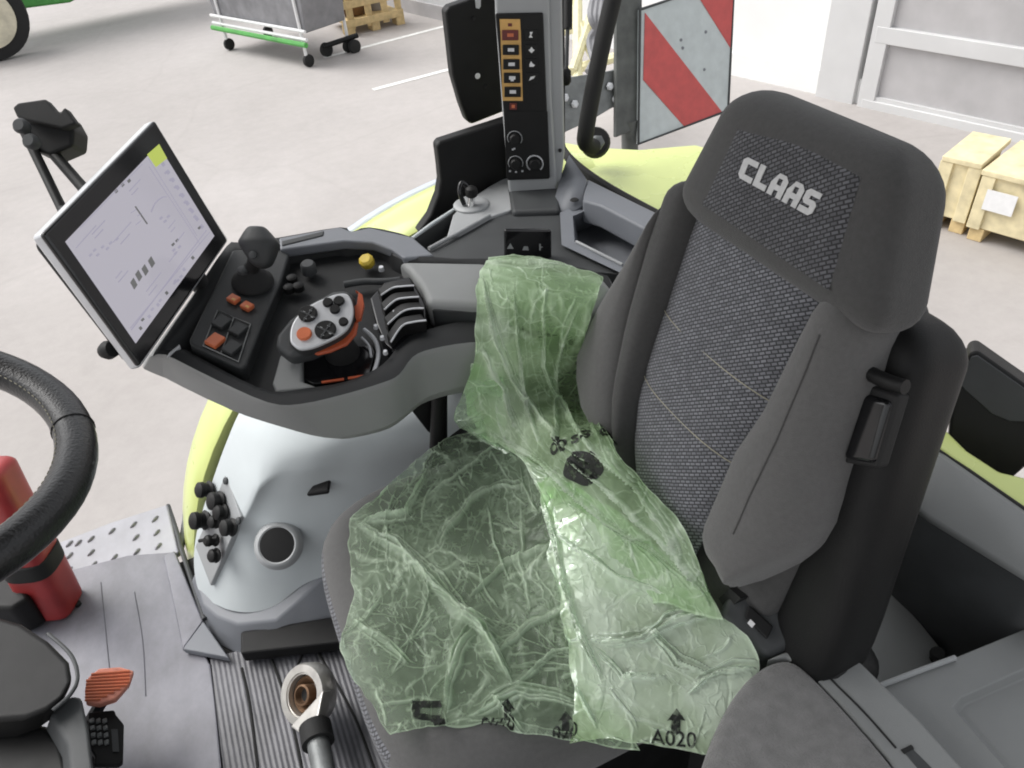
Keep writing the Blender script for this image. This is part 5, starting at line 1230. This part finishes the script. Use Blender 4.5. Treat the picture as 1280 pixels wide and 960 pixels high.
GC = [[Zp(612, 324, .860), Zp(655, 322, .862), Zp(705, 330, .862), Zp(752, 347, .862)],
      [Zp(598, 345, .862), Zp(645, 346, .864), Zp(695, 352, .864), Zp(748, 366, .862)],
      [Zp(597, 384, .858), Zp(640, 384, .860), Zp(690, 388, .858), Zp(740, 398, .850)],
      [Yp(592, 440, .905), Yp(638, 440, .885), Yp(685, 446, .868), Yp(724, 452, .858)],
      [Yp(580, 492, .902), Yp(634, 495, .880), Yp(690, 500, .862), Yp(738, 505, .850)],
      [Zp(606, 540, .645), Zp(655, 548, .675), Zp(705, 552, .715), Zp(768, 556, .755)],
      [Zp(662, 582, .65), Zp(695, 592, .675), Zp(745, 598, .705), Zp(812, 610, .73)],
      [Zp(684, 640, .63), Zp(725, 640, .65), Zp(790, 655, .675), Zp(868, 682, .70)],
      [Zp(700, 690, .62), Zp(755, 692, .64), Zp(830, 705, .655), Zp(893, 738, .665)],
      [Zp(712, 740, .605), Zp(770, 748, .62), Zp(840, 760, .64), Zp(905, 772, .65)]]
LC = [([(.12, .05), (.3, .2), (.5, .55), (.62, .75)], .018, .010), ([(.2, .35), (.4, .45), (.6, .5)], .018, .010), ([(.15, .6), (.35, .62), (.55, .8), (.7, .95)], .018, .010), ([(.2, .85), (.4, .7), (.6, .62)], .016, .010),
      ([(.55, .1), (.62, .3), (.8, .5), (.92, .8)], .022, .012), ([(.5, .9), (.65, .92), (.8, .85), (.95, .9)], .04, .014), ([(.6, .6), (.75, .75), (.9, .88)], .02, .010), ([(.05, .0), (.06, .3), (.02, .7)], .03, .006), ([(.33, .1), (.42, .3), (.56, .35)], .02, .01)]
dirc = (GC[4][1]-GC[2][1]).normalized()
sheet('hanging_sheet', GC, 280, 150, M['film_strip'], film_, .0050, 7.7, LC, lift=.004, stretch=(dirc, .35), rnd=(70, .25, .35))
# loose flap at the lower left of the hanging sheet
GD = [[Yp(590, 455, .902), Yp(612, 462, .895), Yp(630, 470, .885)], [Yp(576, 492, .90), Yp(602, 505, .892), Yp(632, 515, .88)], [Yp(566, 520, .90), Yp(600, 540, .89), Yp(640, 560, .875)], [Zp(585, 536, .63), Zp(620, 556, .625), Zp(658, 578, .63)]]
sheet('loose_flap', GD, 60, 60, M['film'], film_, .003, 9.2, (), lift=.003, base=.0, rnd=(14, .8, .6))
# print on the film: oval badge, worn words, arrows, draped onto the sheets
from mathutils.bvhtree import BVHTree
ink = bpy.data.materials.new('worn_black_film_print'); ink.use_nodes = True
nt = ink.node_tree; b_ = nt.nodes['Principled BSDF']; b_.inputs['Base Color'].default_value = (.004, .007, .004, 1); b_.inputs['Roughness'].default_value = .5
tc = nt.nodes.new('ShaderNodeTexCoord'); nz = nt.nodes.new('ShaderNodeTexNoise'); nz.inputs['Scale'].default_value = 130; nz.inputs['Detail'].default_value = 4
mr = nt.nodes.new('ShaderNodeMapRange'); mr.inputs['From Min'].default_value = .38; mr.inputs['From Max'].default_value = .50; mr.inputs['To Min'].default_value = .5
nt.links.new(tc.outputs['Object'], nz.inputs['Vector']); nt.links.new(nz.outputs['Fac'], mr.inputs['Value']); nt.links.new(mr.outputs['Result'], b_.inputs['Alpha'])
bm = bmesh.new()
off0 = WLOC[film_]
sheets = [c for c in film_.children if c.name.split('.')[0] in ('cushion_sheet', 'folded_sheet', 'hanging_sheet')]
vs = []; fs = []
for c in sheets:
    k = len(vs); vs += [v.co+off0 for v in c.data.vertices]; fs += [tuple(i+k for i in p.vertices) for p in c.data.polygons]
BV = BVHTree.FromPolygons(vs, fs)
def drape(nm, mb, n):
    me = bpy.data.meshes.new('print'); me.from_pydata([tuple(v) for v in mb.v], [], mb.f)
    bm = bmesh.new(); bm.from_mesh(me); bmesh.ops.triangulate(bm, faces=bm.faces)
    for _ in range(4):
        es = [e for e in bm.edges if e.calc_length() > .003]
        if es: bmesh.ops.subdivide_edges(bm, edges=es, cuts=1); bmesh.ops.triangulate(bm, faces=[f for f in bm.faces if len(f.verts) > 4])
    out = MB(); out.f = []; out.v = []
    bm.verts.index_update()
    for v in bm.verts:
        h = BV.ray_cast(v.co+n*.12, -n)
        out.v.append((h[0]+n*.0012) if h[0] is not None else v.co.copy())
    out.f = [tuple(x.index for x in f.verts) for f in bm.faces]
    bm.free(); bpy.data.meshes.remove(me)
    build(nm, out, ink, film_, smooth=False)
nb = (SN*.55+ZA*.8).normalized(); bo_ = Zp(741, 599, .682)
def Ib(u, v, d=0): return Pl(u, v, bo_+nb*d, nb)
ov = [Ib(741+28*math.cos(a)*(1+.05*math.sin(5*a)), 599+14.5*math.sin(a)*(1+.08*math.cos(4*a))) for a in [2*math.pi*k/40 for k in range(40)]]
drape('oval_print', MB().add(ov, [tuple(range(40))]), nb)
for w_, (u0, v0) in (('o', (706, 573)), ('b', (719, 572)), ('s', (735, 566)), ('3', (748, 562)), ('C', (773, 556)), ('7', (764, 548))):
    p = Ib(u0, v0); ex = (Ib(u0+10, v0-4)-p).normalized(); ey_ = nb.cross(ex)
    drape('printed_letter', text_mb(w_, .034, p, ex, ey_, 0, .0009), nb)
def marks(s, u, v, sz, z):
    p = Zp(u, v, z); ex = (Zp(u+10, v+1, z)-p).normalized(); drape('printed_word', text_mb(s, sz, p, ex, ZA.cross(ex), 0, .0002), ZA)
marks('N7.0', 622, 901, .021, .58); marks('020', 706, 913, .021, .585); marks('A020', 842, 925, .024, .60)
def zpoly(nm, pts, z): drape(nm, MB().add([Zp(u, v, z) for u, v in pts], [tuple(range(len(pts)))]), ZA)
for u, v, z in ((845, 896, .612), (706, 890, .598), (633, 878, .590)):
    k = 1 if u > 800 else .8
    zpoly('printed_arrow', [(u-6*k, v+16*k), (u-5*k, v), (u-11*k, v+1), (u+1*k, v-13*k), (u+12*k, v+1), (u+6*k, v), (u+6*k, v+16*k)], z)
zpoly('printed_symbol', [(513, 868), (548, 866), (550, 874), (522, 876), (522, 882), (548, 884), (546, 890), (516, 890), (512, 880)], .588)
zpoly('printed_symbol', [(540, 894), (552, 890), (556, 898), (548, 906), (538, 902)], .586)
# ------------------------------------------------------------------ light
W = bpy.data.worlds.new('World'); SC.world = W; W.use_nodes = True
nt = W.node_tree; bg = nt.nodes['Background']; sky = nt.nodes.new('ShaderNodeTexSky'); sky.sky_type = 'NISHITA'; sky.sun_disc = False
SEL, SAZ = R(52), R(313)      # azimuth measured from +Y towards +X
sky.sun_elevation = SEL; sky.sun_rotation = SAZ; sky.air_density = 1.0; sky.dust_density = 3.0
mixn = nt.nodes.new('ShaderNodeHueSaturation'); mixn.inputs['Saturation'].default_value = .12
nt.links.new(sky.outputs['Color'], mixn.inputs['Color']); nt.links.new(mixn.outputs['Color'], bg.inputs['Color']); bg.inputs['Strength'].default_value = .15
sl = bpy.data.lights.new('sun', 'SUN'); sl.energy = 1.0; sl.angle = R(40); sl.color = (1, .97, .93)
so = bpy.data.objects.new('sun', sl); COL.objects.link(so)
sdv = V((math.sin(SAZ)*math.cos(SEL), math.cos(SAZ)*math.cos(SEL), math.sin(SEL)))
so.rotation_euler = sdv.to_track_quat('Z', 'Y').to_euler()
SC.view_settings.view_transform = 'Standard'; SC.view_settings.look = 'None'; SC.view_settings.exposure = .78; SC.view_settings.gamma = 1
SC.cycles.filter_width = 1.9; SC.render.engine = 'CYCLES'; SC.cycles.use_denoising = True
SC.cycles.max_bounces = 10; SC.cycles.transparent_max_bounces = 24; SC.cycles.diffuse_bounces = 5
SC.cycles.caustics_reflective = False; SC.cycles.caustics_refractive = False
SC.cycles.sample_clamp_indirect = 6
